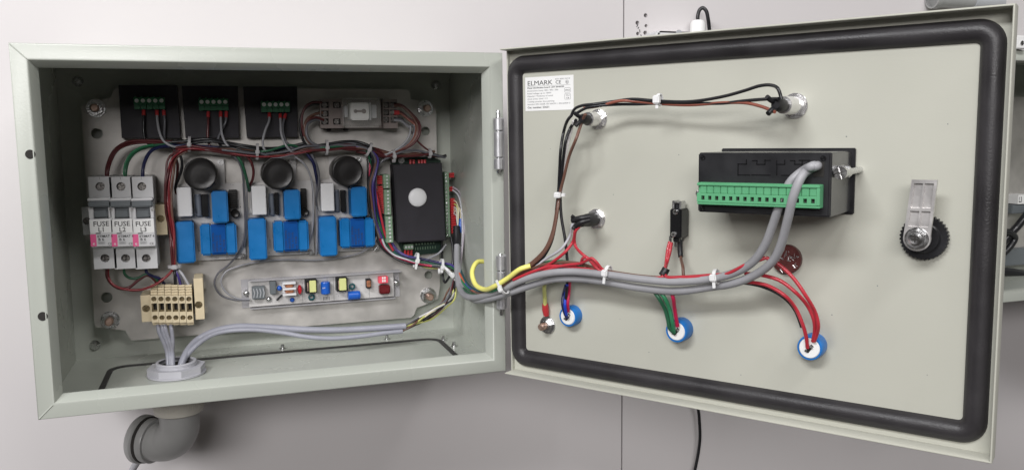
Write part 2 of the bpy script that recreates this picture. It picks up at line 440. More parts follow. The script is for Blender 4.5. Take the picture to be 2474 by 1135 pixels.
for px, py in ((64, 373), (95, 764)):
    q = FRONT.at(px, py, 1)
    cab.part('rim_hole_shade', DARK, lambda bm: cyl(bm, -HX + 9.6, q.y, 0.6, 1.62, 3.6, 24))  # black disc on the rim, painted for the dark inside of a hole
# screws that hold the back to the wall
for px, py in ((187, 196), (1055, 206), (228, 835)):
    q = BACK.at(px, py, 4)
    def f(bm):
        mxx = Matrix.Translation((0, 0, -190.3))
        t = bmesh.new(); lathe(t, [(0, 0), (5.2, 0), (5.2, 0.8), (4.2, 2.2), (2.4, 4.2), (0, 4.6)], 20, None, q.x, q.y); merge(bm, t, mxx)
    cab.part('wall_screw', STEEL, f)
# gland plate in the floor with its black seal
GZ0 = FLOOR.at(238, 942); GZ1 = FLOOR.at(500, 869); GZ2 = FLOOR.at(985, 821); GZ3 = FLOOR.at(1092, 851)
gx0, gx1 = -163.0, FLOOR.at(1092, 851).x + 2
gyb = (FLOOR.at(600, 861).y + FLOOR.at(900, 829).y) / 2
gyf = 30.0
def rrect(x0, x1, y0, y1, r, n=8):
    out = []
    for cx, cy, a in ((x1 - r, y1 - r, 0), (x0 + r, y1 - r, 90), (x0 + r, y0 + r, 180), (x1 - r, y0 + r, 270)):
        for i in range(n + 1):
            t = math.radians(a + 90 * i / n); out.append((cx + r * math.cos(t), cy + r * math.sin(t)))
    return out
def on_floor(fn):
    mx = Matrix(((1, 0, 0, 0), (0, 0, 1, -148.3), (0, -1, 0, 0), (0, 0, 0, 1)))
    def g(bm):
        t = bmesh.new(); fn(t); merge(bm, t, mx)
    return g
gp = cab.part('gland_plate', PAINT, on_floor(lambda t: prism(t, rrect(gx0 + 4, gx1 - 4, gyf + 4, gyb - 5, 14), 0, 1.2)))
cab.part('plate_seal', RUBBER, on_floor(lambda t: prism(t, rrect(gx0, gx1, gyf, gyb, 18), 0, 2.0, [rrect(gx0 + 5, gx1 - 5, gyf + 5, gyb - 6, 13)])), parent=gp)
for px, py in ((683, 836), (935, 813), (1097, 830), (1071, 816)):
    q = FLOOR.at(px, py + 6)
    cab.part('floor_screw', STEEL, on_floor(lambda t: (cyl(t, q.x, q.y, 0, 5.0, 1.9, 12, 0.5), cyl(t, q.x, q.y, 0, 1.2, 3.2, 16))))

# ------------------------------------------------------------------ cabinet door with seal, label, latch and hinges
door = Thing('cabinet_door', 'grey-green steel cabinet door swung wide open, black foam seal round its inner face', 'cabinet door', DOOR, loc=(0, 0, 0))
DW, DH = 401.9, 149.6
door.part('door_sheet', PAINTD, lambda bm: box(bm, 1.5, DW - 1.5, -DH + 1.5, DH - 1.5, -1.5, 0))
def door_rim(bm):
    R = 15.2
    t = bmesh.new(); prof = [(0, -1.5), (0, R - 0.5), (0.4, R), (1.1, R), (1.5, R - 0.5), (1.5, 0.0), (3.2, 0.02), (3.2, -0.8)]
    rings = []
    for ins, z in prof:
        rings.append([t.verts.new((x, y, z)) for x, y in ((ins, DH - ins), (DW - ins, DH - ins), (DW - ins, -DH + ins), (ins, -DH + ins))])
    for a, b in zip(rings, rings[1:]):
        for i in range(3) : t.faces.new((a[i], a[(i + 1) % 4], b[(i + 1) % 4], b[i]))
    bmesh.ops.recalc_face_normals(t, faces=t.faces[:]); merge(bm, t)
    for p0, p1 in ((0, DH),):
        pass
    box(bm, 0, 1.5, -DH, DH, -1.5, 4.0, 0.3)
rim_top_left = DOOR
dr = door.part('door_rim', PAINTD, door_rim, ang=0.7)
# seal: a soft rounded strip running round the door
def seal_pts():
    H = 3.0
    xo0 = (DOOR.at(1226, 250, H).x + DOOR.at(1230, 760, H).x) / 2; xi0 = (DOOR.at(1260, 300, H).x + DOOR.at(1266, 760, H).x) / 2
    xo1 = (DOOR.at(2430, 150, H).x + DOOR.at(2400, 750, H).x) / 2; xi1 = (DOOR.at(2358, 250, H).x + DOOR.at(2339, 750, H).x) / 2
    yo1 = (DOOR.at(1500, 119, H).y + DOOR.at(2200, 53, H).y) / 2; yi1 = (DOOR.at(1500, 162, H).y + DOOR.at(2200, 113, H).y) / 2
    yo0 = (DOOR.at(1500, 925, H).y + DOOR.at(2200, 1053, H).y) / 2; yi0 = (DOOR.at(1500, 883, H).y + DOOR.at(2200, 998, H).y) / 2
    return xo0, xi0, xo1, xi1, yo1, yi1, yo0, yi0
xo0, xi0, xo1, xi1, yo1, yi1, yo0, yi0 = seal_pts()

def seal(bm):
    t = bmesh.new(); rings = []; K = 12
    for k in range(K + 1):
        f = k / K; z = 0.1 + 6.5 * (math.sin(math.pi * min(max(f, 0), 1)) ** 0.55)
        L = rrect(xo0 + (xi0 - xo0) * f, xo1 + (xi1 - xo1) * f, yo0 + (yi0 - yo0) * f, yo1 + (yi1 - yo1) * f, 17 * (1 - f) + 3.0 * f, 8)
        rings.append([t.verts.new((x, y, z)) for x, y in L])
    n = len(rings[0])
    for a, b in zip(rings, rings[1:]):
        for i in range(n): t.faces.new((a[i], a[(i + 1) % n], b[(i + 1) % n], b[i]))
    bmesh.ops.recalc_face_normals(t, faces=t.faces[:]); merge(bm, t)
door.part('door_seal', RUBBER, seal, ang=1.5)
# printed sticker
sx0, sx1, sy0, sy1 = DOOR.rect(1269.5, 184, 1386, 267, 0)
sy0 = DOOR.at(1328, 267, 0).y; sy1 = DOOR.at(1328, 184.5, 0).y
SW, SH = sx1 - sx0, sy1 - sy0
st = door.part('rating_label', LABELW, lambda bm: box(bm, sx0, sx1, sy0, sy1, 0.02, 0.25))
def slab(txt, fx, fy, cap, mtl=INKG, sx=1.0, bold=0.0, name='print_line'):
    door.text(name, txt, sx0 + fx * SW, sy1 - fy * SH, 0.30, cap, mtl, parent=st, sx=sx, bold=bold)
def fit(txt, fx0, fx1, fy, cap, mtl=INKG, bold=0.0, name='print_line'):
    me = text_mesh(txt, cap, 1.0, 'LEFT', bold, mtl)
    wd = max(v.co.x for v in me.vertices) / S
    bpy.data.meshes.remove(me)
    slab(txt, fx0, fy, cap, mtl, (fx1 - fx0) * SW / wd, bold, name)
fit('ELMARK', 0.045, 0.575, 0.245, 0.135 * SH, INK, 0.0, 'brand_print')
fit('CE', 0.635, 0.75, 0.235, 0.10 * SH, INK, 0.0, 'mark_print')
fit('ISO 9001:2015', 0.63, 0.93, 0.115, 0.042 * SH, INKG)
fit('Metal distribution board : JXF 30/40/20', 0.045, 0.81, 0.34, 0.042 * SH, INK, 0.03)
fit('Dimensions (mm): 300 / 400 / 200', 0.045, 0.69, 0.425, 0.042 * SH)
fit('Rated voltage: up to 1000V', 0.045, 0.55, 0.505, 0.042 * SH)
fit('Material / Thickness of metal', 0.045, 0.58, 0.585, 0.042 * SH)
fit('sheet (mm): steel / 1.2', 0.045, 0.47, 0.665, 0.042 * SH)
fit('Coating: powder dyes painting', 0.045, 0.61, 0.745, 0.042 * SH)
fit('Standard EN 62208, EN 60439-1, EN 60439-3', 0.045, 0.93, 0.825, 0.042 * SH)
fit('Cat. number: 53631', 0.045, 0.50, 0.925, 0.055 * SH, INK, 0.03)
fit('IP65', 0.835, 0.925, 0.455, 0.045 * SH, INK)
fit('CLI', 0.845, 0.915, 0.60, 0.040 * SH, INK); fit('CB', 0.85, 0.91, 0.675, 0.040 * SH, INK)
fit('B', 0.855, 0.885, 0.22, 0.05 * SH, INK)
def frames_on_label(bm):
    def fb(a, b, c, d, t=0.18):
        x0, x1, y0, y1 = sx0 + a * SW, sx0 + b * SW, sy1 - d * SH, sy1 - c * SH
        prism(bm, rrect(x0, x1, y0, y1, 0.9, 4), 0.25, 0.33, [rrect(x0 + t, x1 - t, y0 + t, y1 - t, 0.7, 4)])
    fb(0.82, 0.94, 0.36, 0.50); fb(0.82, 0.94, 0.53, 0.70)
    cx, cy = sx0 + 0.872 * SW, sy1 - 0.195 * SH
    prism(bm, circ(cx, cy, 1.6, 20), 0.25, 0.33, [circ(cx, cy, 1.35, 20)])
    box(bm, sx0 + 0.045 * SW, sx0 + 0.94 * SW, sy1 - 0.277 * SH, sy1 - 0.272 * SH, 0.25, 0.33)
door.part('label_frames', INK, frames_on_label, parent=st)
def specks(bm):
    r_ = random.Random(11)
    for px, py in ((1640, 374), (1482, 470), (2045, 330), (1568, 850), (1790, 905), (2120, 690), (1330, 360), (2290, 300), (1705, 250), (2010, 760), (1498, 770), (2240, 905)):
        q_ = DOOR.at(px, py); cyl(bm, q_.x, q_.y, 0, 0.12, r_.uniform(0.25, 0.5), 8)
door.part('paint_specks', GREYP, specks, kind='stuff')
# latch: knurled black washer, cast cam arm, hex bolt
hL = height_to(DOOR, (2233, 573), (2216, 577))
q = DOOR.at(2233, 573, 3); rr = (DOOR.at(2291, 573, 3).x - DOOR.at(2175, 573, 3).x) / 2
def knurl(bm):
    pts = []
    for i in range(144):
        a = 2 * math.pi * i / 144; r = rr + (0.45 if (i // 2) % 2 else -0.45); pts.append((q.x + r * math.cos(a), q.y + r * math.sin(a)))
    prism(bm, pts, 0, 5.0); cyl(bm, q.x, q.y, 5.0, 8.0, rr * 0.70, 40, 0.8)
lt = door.part('knurled_washer', BLACKP, knurl)
H2 = max(hL - 1, 9.0)
c = DOOR.at(2215, 576, H2)
tl, tr, bl2 = DOOR.at(2203, 434, H2), DOOR.at(2265, 434, H2), DOOR.at(2184, 560, H2)
br2 = DOOR.at(2250, 560, H2)
def cam(bm):
    rad = (DOOR.at(2250, 576, H2).x - DOOR.at(2183, 576, H2).x) / 2
    wv = (tr.x - tl.x) / 2; xm = (tl.x + tr.x) / 2
    out = [(xm - wv, tl.y), (xm + wv, tl.y)]
    arc = [(c.x + rad * math.cos(a), c.y + rad * math.sin(a)) for a in [0.25 - (math.pi + 0.5) * i / 16 for i in range(17)]]
    out = out + arc
    # two long pockets leave a rim, a middle rib and cross steps
    def slot(f0, f1, ya, yb):
        lo = lambda y: (xm - wv) + ((c.x - rad) - (xm - wv)) * (tl.y - y) / (tl.y - c.y)
        hi = lambda y: (xm + wv) + ((c.x + rad) - (xm + wv)) * (tl.y - y) / (tl.y - c.y)
        g = lambda f, y: lo(y) + (hi(y) - lo(y)) * f
        return [(g(f0, ya), ya), (g(f1, ya), ya), (g(f1, yb), yb), (g(f0, yb), yb)]
    L = tl.y - c.y; y1, y2, y3 = tl.y - 0.06 * L, tl.y - 0.48 * L, tl.y - 0.80 * L
    holes = [slot(0.12, 0.46, y1, y2), slot(0.54, 0.88, y1, y2), slot(0.12, 0.46, y2 - 2.0, y3), slot(0.54, 0.88, y2 - 2.0, y3)]
    prism(bm, out, H2 - 3.2, H2 - 1.6)
    prism(bm, out, H2 - 1.6, H2 + 0.4, holes)
door.part('latch_arm', ALU, cam)
lb = door.part('latch_bolt', STEEL, lambda bm: (cyl(bm, c.x, c.y, H2, H2 + 1.2, 7.6, 28, 0.3), hexnut(bm, c.x, c.y, H2 + 1.2, H2 + 5.5, 6.6, 0.5), lathe(bm, [(0, H2 + 5.5), (4.6, H2 + 5.5), (3.0, H2 + 6.6), (0, H2 + 6.3)], 20, None, c.x, c.y)))
door.part('bolt_cross', DARK, lambda bm: (box(bm, c.x - 2.2, c.x + 2.2, c.y - 0.4, c.y + 0.4, H2 + 6.2, H2 + 6.65), box(bm, c.x - 0.4, c.x + 0.4, c.y - 2.2, c.y + 2.2, H2 + 6.21, H2 + 6.66)), parent=lb)
# hinges stand in the gap between the cabinet rim and the door
HG = Frame((0, -9.0, 0), X_, Z_)
def hinge(label, x0, x1, ys, tip_top, tip_bot):
    T = Thing('hinge', label, 'hinge', HG, (x0 + x1) / 2, (ys[0] + ys[-1]) / 2, 0, group='steel barrel hinges of the door')
    xs = [T.at(x0, y, 0).x for y in ys[:1]] + [T.at(x1, y, 0).x for y in ys[:1]]
    r = abs(xs[1] - xs[0]) / 2
    yy = [T.at((x0 + x1) / 2, y, 0).y for y in ys]
    up = Matrix.Rotation(math.radians(-90), 4, 'X')
    for i in range(len(yy) - 1):
        def f(bm):
            t = bmesh.new(); lathe(t, [(0, yy[i + 1] + 0.4), (r - 0.9, yy[i + 1] + 0.4), (r * (1 - 0.06 * (i == 1)), yy[i + 1] + 1.2), (r * (1 - 0.06 * (i == 1)), yy[i] - 1.2), (r - 0.9, yy[i] - 0.4), (0, yy[i] - 0.4)], 24); merge(bm, t, up)
        T.part('barrel', HINGE, f)
    def pin(bm):
        t = bmesh.new(); a, b = T.at((x0 + x1) / 2, tip_top, 0).y, T.at((x0 + x1) / 2, tip_bot, 0).y
        lathe(t, [(0, b), (r * 0.35, b), (r * 0.42, b + 1), (r * 0.42, a - 1), (r * 0.3, a), (0, a)], 16); merge(bm, t, up)
    T.part('hinge_pin', STEEL, pin)
    T.part('hinge_leaf', HINGE, lambda bm: box(bm, r * 0.2, r * 1.5, yy[-1] + 0.5, yy[0] - 0.5, -r - 2.0, -r * 0.5, 0.2))
hinge('upper steel barrel hinge between cabinet and open door', 1193, 1215, (284, 317, 381, 411), 266, 418)
hinge('lower steel barrel hinge, beside the yellow wire and white cable tie', 1199, 1221, (616, 654, 716, 747), 612, 761)

# ================================================================== galvanised mounting plate
plate = Thing('mounting_plate', 'galvanised steel mounting plate bolted inside the cabinet behind all its parts', 'mounting plate', PLATE, loc=(0, 0, 0))
PO = [(196, 256), (209, 253), (247, 241), (268, 236), (274, 218), (283, 212), (983, 216), (991, 224), (992, 240), (1012, 243), (1020, 250), (1046, 252), (1053, 263), (1058, 480), (1063, 690), (1058, 722), (1024, 737), (1007, 743), (1000, 761), (993, 767), (318, 822), (311, 813), (303, 798), (277, 795), (232, 790), (228, 781), (221, 647)]
po = [tuple(PLATE.at(a, b).xy) for a, b in PO]
ph = []
for px, py, r in ((234, 323, 5.3), (258, 718, 5.3), (1028, 317, 4.8), (1035, 664, 4.6)):
    q = PLATE.at(px, py); ph.append(circ(q.x, q.y, r, 24))
plate.part('plate_sheet', GALV, lambda bm: prism(bm, po[::-1], -1.5, 0, ph))
def stud(px, py, tipcol):
    q = PLATE.at(px, py, 8)
    n = plate.part('nut', STEEL, lambda bm: (cyl(bm, q.x, q.y, 0, 1.4, 9.0, 28, 0.2), hexnut(bm, q.x, q.y, 1.4, 7.4, 7.4, 0.45)))
    plate.part('stud_tip', tipcol, lambda bm: (cyl(bm, q.x, q.y, -14, 12.5, 3.7, 20, 0.8), [lathe(bm, [(3.7, 8 + k * 1.1), (4.0, 8.4 + k * 1.1), (3.7, 8.8 + k * 1.1)], 20, None, q.x, q.y) for k in range(4)]), parent=n)
for a in ((229, 261), (1031, 262), (264, 776), (1038, 716)): stud(a[0], a[1], BRASS)

# ================================================================== black modules with green terminals, top of the plate
def black_module(label, quad, term, wires_x):
    T = Thing('relay_module', label, 'relay module', PLATE, (quad[0][0] + quad[2][0]) / 2, (quad[0][1] + quad[2][1]) / 2, 0, group='black modules in a row along the top of the plate')
    H = 12
    q = [T.at(a, b, H) for a, b in quad]
    T.part('board', BLACKM, lambda bm: prism(bm, [(p.x, p.y) for p in q][::-1], 0.5, H, r=0.6))
    x0, x1, y0, y1 = T.rect(*term, H + 8)
    def tb(bm):
        n = 5; wv = (x1 - x0) / n; ym = y0 + (y1 - y0) * 0.42
        for i in range(n):
            a, b = x0 + i * wv, x0 + (i + 1) * wv - 0.15
            prism(bm, [(a, ym), (b, ym), (b, y1), (a, y1)], H, H + 8, [circ((a + b) / 2, (ym + y1) / 2 + 0.2, wv * 0.36, 16)])
            box(bm, a + 0.1, b, y0, ym, H, H + 6.2, 0.4)
            box(bm, a + 0.6, a + 1.9, y1, y1 + 1.6, H, H + 3)
    t = T.part('terminal_block', GREENT, tb, kind=None)
    wv = (x1 - x0) / 5; ym = y0 + (y1 - y0) * 0.42
    for i in range(5):
        T.part('terminal_screw', LABELW, lambda bm: screw(bm, x0 + (i + 0.5) * wv, (ym + y1) / 2 + 0.2, H + 6.4, wv * 0.36, 1.2, 1.2 + 0.5 * math.sin(i * 2.1)), parent=t)
    return T
black_module('black relay module at top left of the plate, nearest the corner nut', [(286, 206), (428, 206), (436, 334), (294, 334)], (323, 236, 398, 264), 0)
black_module('middle black relay module, over the first round black capacitor', [(439, 208), (575, 208), (578, 333), (448, 334)], (480, 239, 552, 267), 0)
black_module('black relay module just left of the clear-covered relay', [(588, 209), (718, 209), (720, 331), (597, 333)], (631, 246, 701, 271), 0)

# ================================================================== relay on its socket
T = Thing('relay_socket', 'grey screw-terminal relay socket at the top right of the plate', 'relay socket', PLATE, 864, 275, 0)
x0, x1, y0, y1 = T.rect(773, 240, 958, 310, 24); yt = y1
T.part('base', SOCK, lambda bm: box(bm, x0 + 2, x1 - 2, y0, y1, 0, 14, 0.8))
T.part('clip_foot', BLACKP, lambda bm: (box(bm, x0 + 8, x0 + 13, y0 - 2.5, y0, 2, 8, 0.6), ))
T.part('clip_foot', BLACKP, lambda bm: (box(bm, x0 + 26, x0 + 31, y0 - 2.5, y0, 2, 8, 0.6), ))
def socket_side(px0, px1, cols, rows, skip, r=3.9):
    a0, a1, b0, b1 = T.rect(px0, 240, px1, 310, 24)
    cells = []
    for ci, cx in enumerate(cols):
        for ri, cy in enumerate(rows):
            if (ci, ri) in skip: continue
            p = T.at(cx, cy, 24); cells.append((p.x, p.y))
    holes = [[(cx - r, cy - 3.1), (cx + r, cy - 3.1), (cx + r, cy + 3.1), (cx - r, cy + 3.1)] for cx, cy in cells]
    bl = T.part('terminal_deck', SOCK, lambda bm: (box(bm, a0, a1, b0, b1, 14, 19), prism(bm, [(a0, b0), (a1, b0), (a1, b1), (a0, b1)], 19, 24.5, holes)))
    for cx, cy in cells:
        T.part('cell_floor', DARK, lambda bm: box(bm, cx - r, cx + r, cy - 3.1, cy + 3.1, 19, 19.3), parent=bl)
        T.part('terminal_screw', DSTEEL, lambda bm: screw(bm, cx, cy, 20, min(2.7, r - 0.5), 2.4, rnd.uniform(0, 3), True), parent=bl)
socket_side(773, 830, (785, 814), (254, 275, 294), {(1, 1)})
socket_side(925, 960, (933.5, 950.5), (254, 272, 290), set(), 3.1)
T = Thing('relay', 'plug-in relay under a clear cover with a white coil inside, on the grey socket', 'relay', PLATE, 877, 270, 14)
x0, x1, y0, y1 = T.rect(830, 236, 923, 308, 52)
def cover(bm):
    b0 = [T.rect(830, 236, 923, 308, 52)][0]
    box(bm, x0, x1, y0, y1, 1, 32, 2.0, 3)
T.part('clear_cover', CLEAR, cover)
c0, c1, d0, d1 = T.rect(848, 248, 893, 290, 44)
ck = T.part('coil', LABELW, lambda bm: box(bm, c0, c1, d0, d1, 2, 27.5, 1.2))
T.part('coil_slot', SOCK, lambda bm: (prism(bm, rrect(c0 + 5, c0 + 13, (d0 + d1) / 2 - 1.0, (d0 + d1) / 2 + 1.0, 0.9), 27.5, 28.1), cyl(bm, c0 + 5, (d0 + d1) / 2, 27.5, 28.1, 1.9, 18), cyl(bm, c0 + 13.5, (d0 + d1) / 2, 27.5, 28.15, 2.4, 18)), parent=ck)
T.part('contact_bank', LGREYP, lambda bm: (box(bm, c1 + 1, c1 + 2.6, d0, d1, 2, 24), box(bm, c1 + 3.6, c1 + 9, d0 + 2, d1 - 2, 2, 20, 0.6), box(bm, c0 - 5, c0 - 1.5, d0 + 3, d1 - 3, 2, 18, 0.5)), kind='stuff')

# ================================================================== miniature circuit breakers
def rail(label, px0, px1, py0, py1):
    T = Thing('din_rail', label, 'rail', PLATE, (px0 + px1) / 2, (py0 + py1) / 2, 0, group='mounting rails')
    x0, x1, y0, y1 = T.rect(px0, py0, px1, py1, 5)
    T.part('rail_profile', GALV, lambda bm: (box(bm, x0, x1, y0, y0 + 5, 5.5, 7), box(bm, x0, x1, y1 - 5, y1, 5.5, 7), box(bm, x0, x1, y0 + 5, y0 + 6.2, 0.6, 7), box(bm, x0, x1, y1 - 6.2, y1 - 5, 0.6, 7), box(bm, x0, x1, y0 + 6.2, y1 - 6.2, 0.6, 1.6)))
rail('zinc rail behind the three circuit breakers', 203, 402, 497, 575)
rail('zinc rail sticking out behind the beige terminals', 345, 501, 686, 760)
def breaker(num, label, xt, xb, lean=0):
    """xt: top x range, xb: bottom x range in the photograph"""
    xm0, xm1 = (xt[0] + xb[0]) / 2, (xt[1] + xb[1]) / 2
    T = Thing('circuit_breaker', label, 'circuit breaker', PLATE, (xm0 + xm1) / 2, 538, 6, group='three circuit breakers in a row')
    A, B = 46, 58
    pt = T.at((xt[0] + xt[1]) / 2, 427, A); pb = T.at((xb[0] + xb[1]) / 2, 649, A)
    top, bot = pt.y, pb.y; cx = (pt.x + pb.x) / 2
    wv = 17.6 * 1.13; x0, x1 = cx - wv / 2 + 0.1, cx + wv / 2 - 0.1
    z0 = -5
    yA = T.at(xm0, 480, A).y; yB = T.at(xm0, 600, A).y
    zA, zB = A - 6, B - 6
    def body(bm):
        box(bm, x0, x1, bot, top, 0, zA - 8, 0.5)
        cx2 = (x0 + x1) / 2
        for (ya, yb, yc) in ((yA, top, yA + (top - yA) * 0.55), (bot, yB, bot + (yB - bot) * 0.50)):
            prism(bm, [(x0, ya), (x1, ya), (x1, yb), (x0, yb)], zA - 8, zA, [circ(cx2, yc, 4.0, 22)], r=0.0)
        box(bm, x0, x1, yB, yA, zA - 8, zA + 3, 0.4)
    b = T.part('body', MCBW, body)
    SCM = DSTEEL
    for (ya, yb, yc) in ((yA, top, yA + (top - yA) * 0.55), (bot, yB, bot + (yB - bot) * 0.50)):
        T.part('terminal_screw', SCM, lambda bm: screw(bm, cx, yc, zA - 6.5, 3.7, 2.0, rnd.uniform(1.2, 2.0), True), parent=b)
    T.part('wire_slot', INKG, lambda bm: box(bm, cx - 0.15, cx + 0.15, top - 2.6, top - 0.4, zA, zA + 0.12), parent=b)
    # raised middle: hood, toggle, marked nose
    yH = T.at(xm0, 500, B).y; yT0 = T.at(xm0, 529, B).y; yTop = T.at(xm0, 482, B).y; yN = T.at(xm0, 597, B).y
    n = T.part('nose', MCBW, lambda bm: (box(bm, x0, x1, yN, yT0, zA + 3, zB, 0.6), box(bm, x0, x0 + 4.2, yT0, yH, zA + 3, zB - 1, 0.5), box(bm, x1 - 3.0, x1, yT0, yH, zA + 3, zB - 1, 0.5), box(bm, x0, x1, yTop - 1.2, yTop + 1.2, zA + 3, zB + 1.5, 0.5)))
    T.part('hood', GREYP, lambda bm: box(bm, x0 + 0.3, x1 - 0.3, yH - 0.5, yTop - 1.2, zA + 2.9, zB + 2.2, 1.2))
    T.part('toggle', GREYP, lambda bm: (box(bm, x0 + 4.4, x1 - 3.2, yT0 + 0.2, yH - 0.6, zA + 2.9, zB - 3.0, 0.4), box(bm, x0 + 4.6, x1 - 3.4, yT0 + 0.8, yT0 + 7.5, zB - 3.0, zB + 1.2, 1.0)))
    yL0, yL1 = T.at(xm0, 563, B).y, T.at(xm0, 531, B).y
    T.part('name_sticker', LABELW, lambda bm: box(bm, x0 + 0.5, x1 - 0.3, yL0, yL1, zB - 0.02, zB + 0.15))
    lw = x1 - x0
    me = text_mesh('FUSE', 4.3, 1.0, 'LEFT', 0.02, INK); wd = max(v.co.x for v in me.vertices) / S; bpy.data.meshes.remove(me)
    T.text('printed_word', 'FUSE', x0 + 0.16 * lw, yL1 - 6.2, zB + 0.18, 4.5, INK, sx=0.66 * lw / wd, bold=0.07)
    T.text('printed_word', 'L%d' % num, x0 + 0.36 * lw, yL0 + 0.9, zB + 0.18, 4.4, INK, sx=0.95, bold=0.07)
    yP1 = T.at(xm0, 566, B).y
    T.part('pink_mark', PINK, lambda bm: box(bm, x0 + 0.1, x0 + 0.26 * lw, yN + 0.7, yP1, zB - 0.02, zB + 0.14))
    T.text('logo_print', 'e', x0 + 0.09 * lw, yN + 2.0, zB + 0.17, 3.0, LABELW, bold=0.02)
    T.part('marking_window', INKG, lambda bm: box(bm, x0 + 0.25 * lw, x0 + 0.47 * lw, yP1 + 0.1, yP1 + 1.4, zB - 0.02, zB + 0.2))
    T.text('type_print', 'ETIMAT 6', x0 + 0.31 * lw, yP1 - 3.2, zB + 0.15, 2.1, INK, sx=1.05, bold=0.04)
    T.text('type_print', 'B 6', x0 + 0.34 * lw, yP1 - 6.3, zB + 0.15, 2.4, INK, sx=1.1, bold=0.04)
    T.text('rating_print', '6000', x0 + 0.36 * lw, yP1 - 9.0, zB + 0.15, 1.5, INKG, sx=1.0)
    T.text('mark_print', 'CE', x0 + 0.74 * lw, yP1 - 10.6, zB + 0.15, 2.2, INK, sx=1.0)
    T.part('rating_box', INKG, lambda bm: prism(bm, rrect(x0 + 0.33 * lw, x0 + 0.62 * lw, yP1 - 9.5, yP1 - 7.1, 0.4), zB, zB + 0.1, [rrect(x0 + 0.33 * lw + 0.2, x0 + 0.62 * lw - 0.2, yP1 - 9.3, yP1 - 7.3, 0.3)]))
    T.part('side_lug', CLEAR, lambda bm: cyl(bm, x1 - 0.8, yT0 + 8, zB - 1, zB + 0.8, 1.6, 14))
breaker(1, 'left circuit breaker of the three, its sticker reading FUSE L1', (217, 268), (228, 278))
breaker(2, 'middle circuit breaker of the three, its sticker reading FUSE L2', (268, 318), (278, 327))
breaker(3, 'right circuit breaker of the three, its sticker reading FUSE L3', (318, 370), (327, 377))
def end_clamp(label, px0, px1, py0, py1, h, sp, mtl, grp='plastic end clamps on the rails'):
    T = Thing('end_clamp', label, 'end clamp', PLATE, (px0 + px1) / 2, (py0 + py1) / 2, 6, group=grp)
    x0, x1, y0, y1 = T.rect(px0, py0, px1, py1, h); q = T.at(sp[0], sp[1], h); z1 = h - 6
    b = T.part('clamp_body', mtl, lambda bm: (box(bm, x0, x1, y0, y1, 0, z1 - 3, 0.6), prism(bm, [(x0, y0), (x1, y0), (x1, y1), (x0, y1)], z1 - 3.5, z1, [circ(q.x, q.y, 3.6, 20)])))
    T.part('clamp_screw', ABRASS if mtl is BEIGE else DSTEEL, lambda bm: screw(bm, q.x, q.y, z1 - 3, 3.2, 2.0, 2.2, True))
end_clamp('off-white end clamp at the left side of the circuit breakers', 199, 221, 500, 567, 26, (210, 534), MCBW)
end_clamp('beige end clamp at the right side of the circuit breakers', 375, 403, 494, 567, 32, (388, 528), BEIGE)

# ================================================================== beige rail terminals
TXS = [373, 390, 407, 423.5, 440.5, 457.5]
for i in range(6):
    lab = ['beige rail terminal, first from the left beside the end clamp', 'beige rail terminal, second from the left', 'beige rail terminal, third from the left',
           'beige rail terminal, fourth from the left', 'beige rail terminal, second from the right', 'beige rail terminal, last on the right beside the taller end clamp'][i]
    T = Thing('rail_terminal', lab, 'rail terminal', PLATE, TXS[i], 742, 6, group='beige rail terminals side by side')
    H = 44; z = H - 6
    p = T.at(TXS[i], 742, H); wv = (T.at(457.5, 742, H).x - T.at(373, 742, H).x) / 5; x0, x1 = p.x - wv / 2 + 0.12, p.x + wv / 2 - 0.12
    Y = lambda py: T.at(TXS[i], py, H).y
    s1, s2, sq = Y(722), Y(767), Y(742.5)
    def body(bm):
        prism(bm, [(x0, Y(779)), (x1, Y(779)), (x1, Y(713)), (x0, Y(713))], z - 6, z, [circ(p.x, s1, 2.5, 16), circ(p.x, s2, 2.5, 16), [(p.x - 2.5, sq - 4.2), (p.x + 2.5, sq - 4.2), (p.x + 2.5, sq + 4.2), (p.x - 2.5, sq + 4.2)]])
        box(bm, x0, x1, Y(788), Y(704), z - 14, z - 5.9, 0.4)
        box(bm, x0 + 0.2, x1 - 0.2, Y(778), Y(712), 0, z - 13.9)
        for k in range(4):
            yy = Y(712 - k * 5.6); box(bm, x0 + 0.1, x1 - 0.1, yy - 0.2, yy + 1.7, z - 12 - k * 1.0, z - 3 - k * 1.6, 0.2)
    T.part('housing', BEIGE, body)
    T.part('clamp_screw', ABRASS, lambda bm: screw(bm, p.x, s1, z - 4, 2.3, 1.8, 0.9 + 0.3 * math.sin(i)))
    T.part('clamp_screw', ABRASS, lambda bm: screw(bm, p.x, s2, z - 4, 2.3, 1.8, 0.7 + 0.4 * math.cos(i * 2)))
    T.part('bridge_slot', DARK, lambda bm: box(bm, p.x - 2.4, p.x + 2.4, sq - 4.1, sq + 4.1, z - 5.5, z - 5))
    T.part('bridge_bar', ABRASS, lambda bm: (box(bm, p.x - 2.3, p.x - 1.1, sq - 4, sq + 4, z - 5, z - 1.2), box(bm, p.x - 2.3, p.x + 2.2, sq - 4, sq - 2.6, z - 5, z - 1.4)))
end_clamp('low beige end clamp at the left of the rail terminals', 341, 365, 713, 777, 38, (353, 745), BEIGE)
end_clamp('taller beige end clamp at the right of the rail terminals', 470, 492, 672, 771, 40, (480, 736), BEIGE)

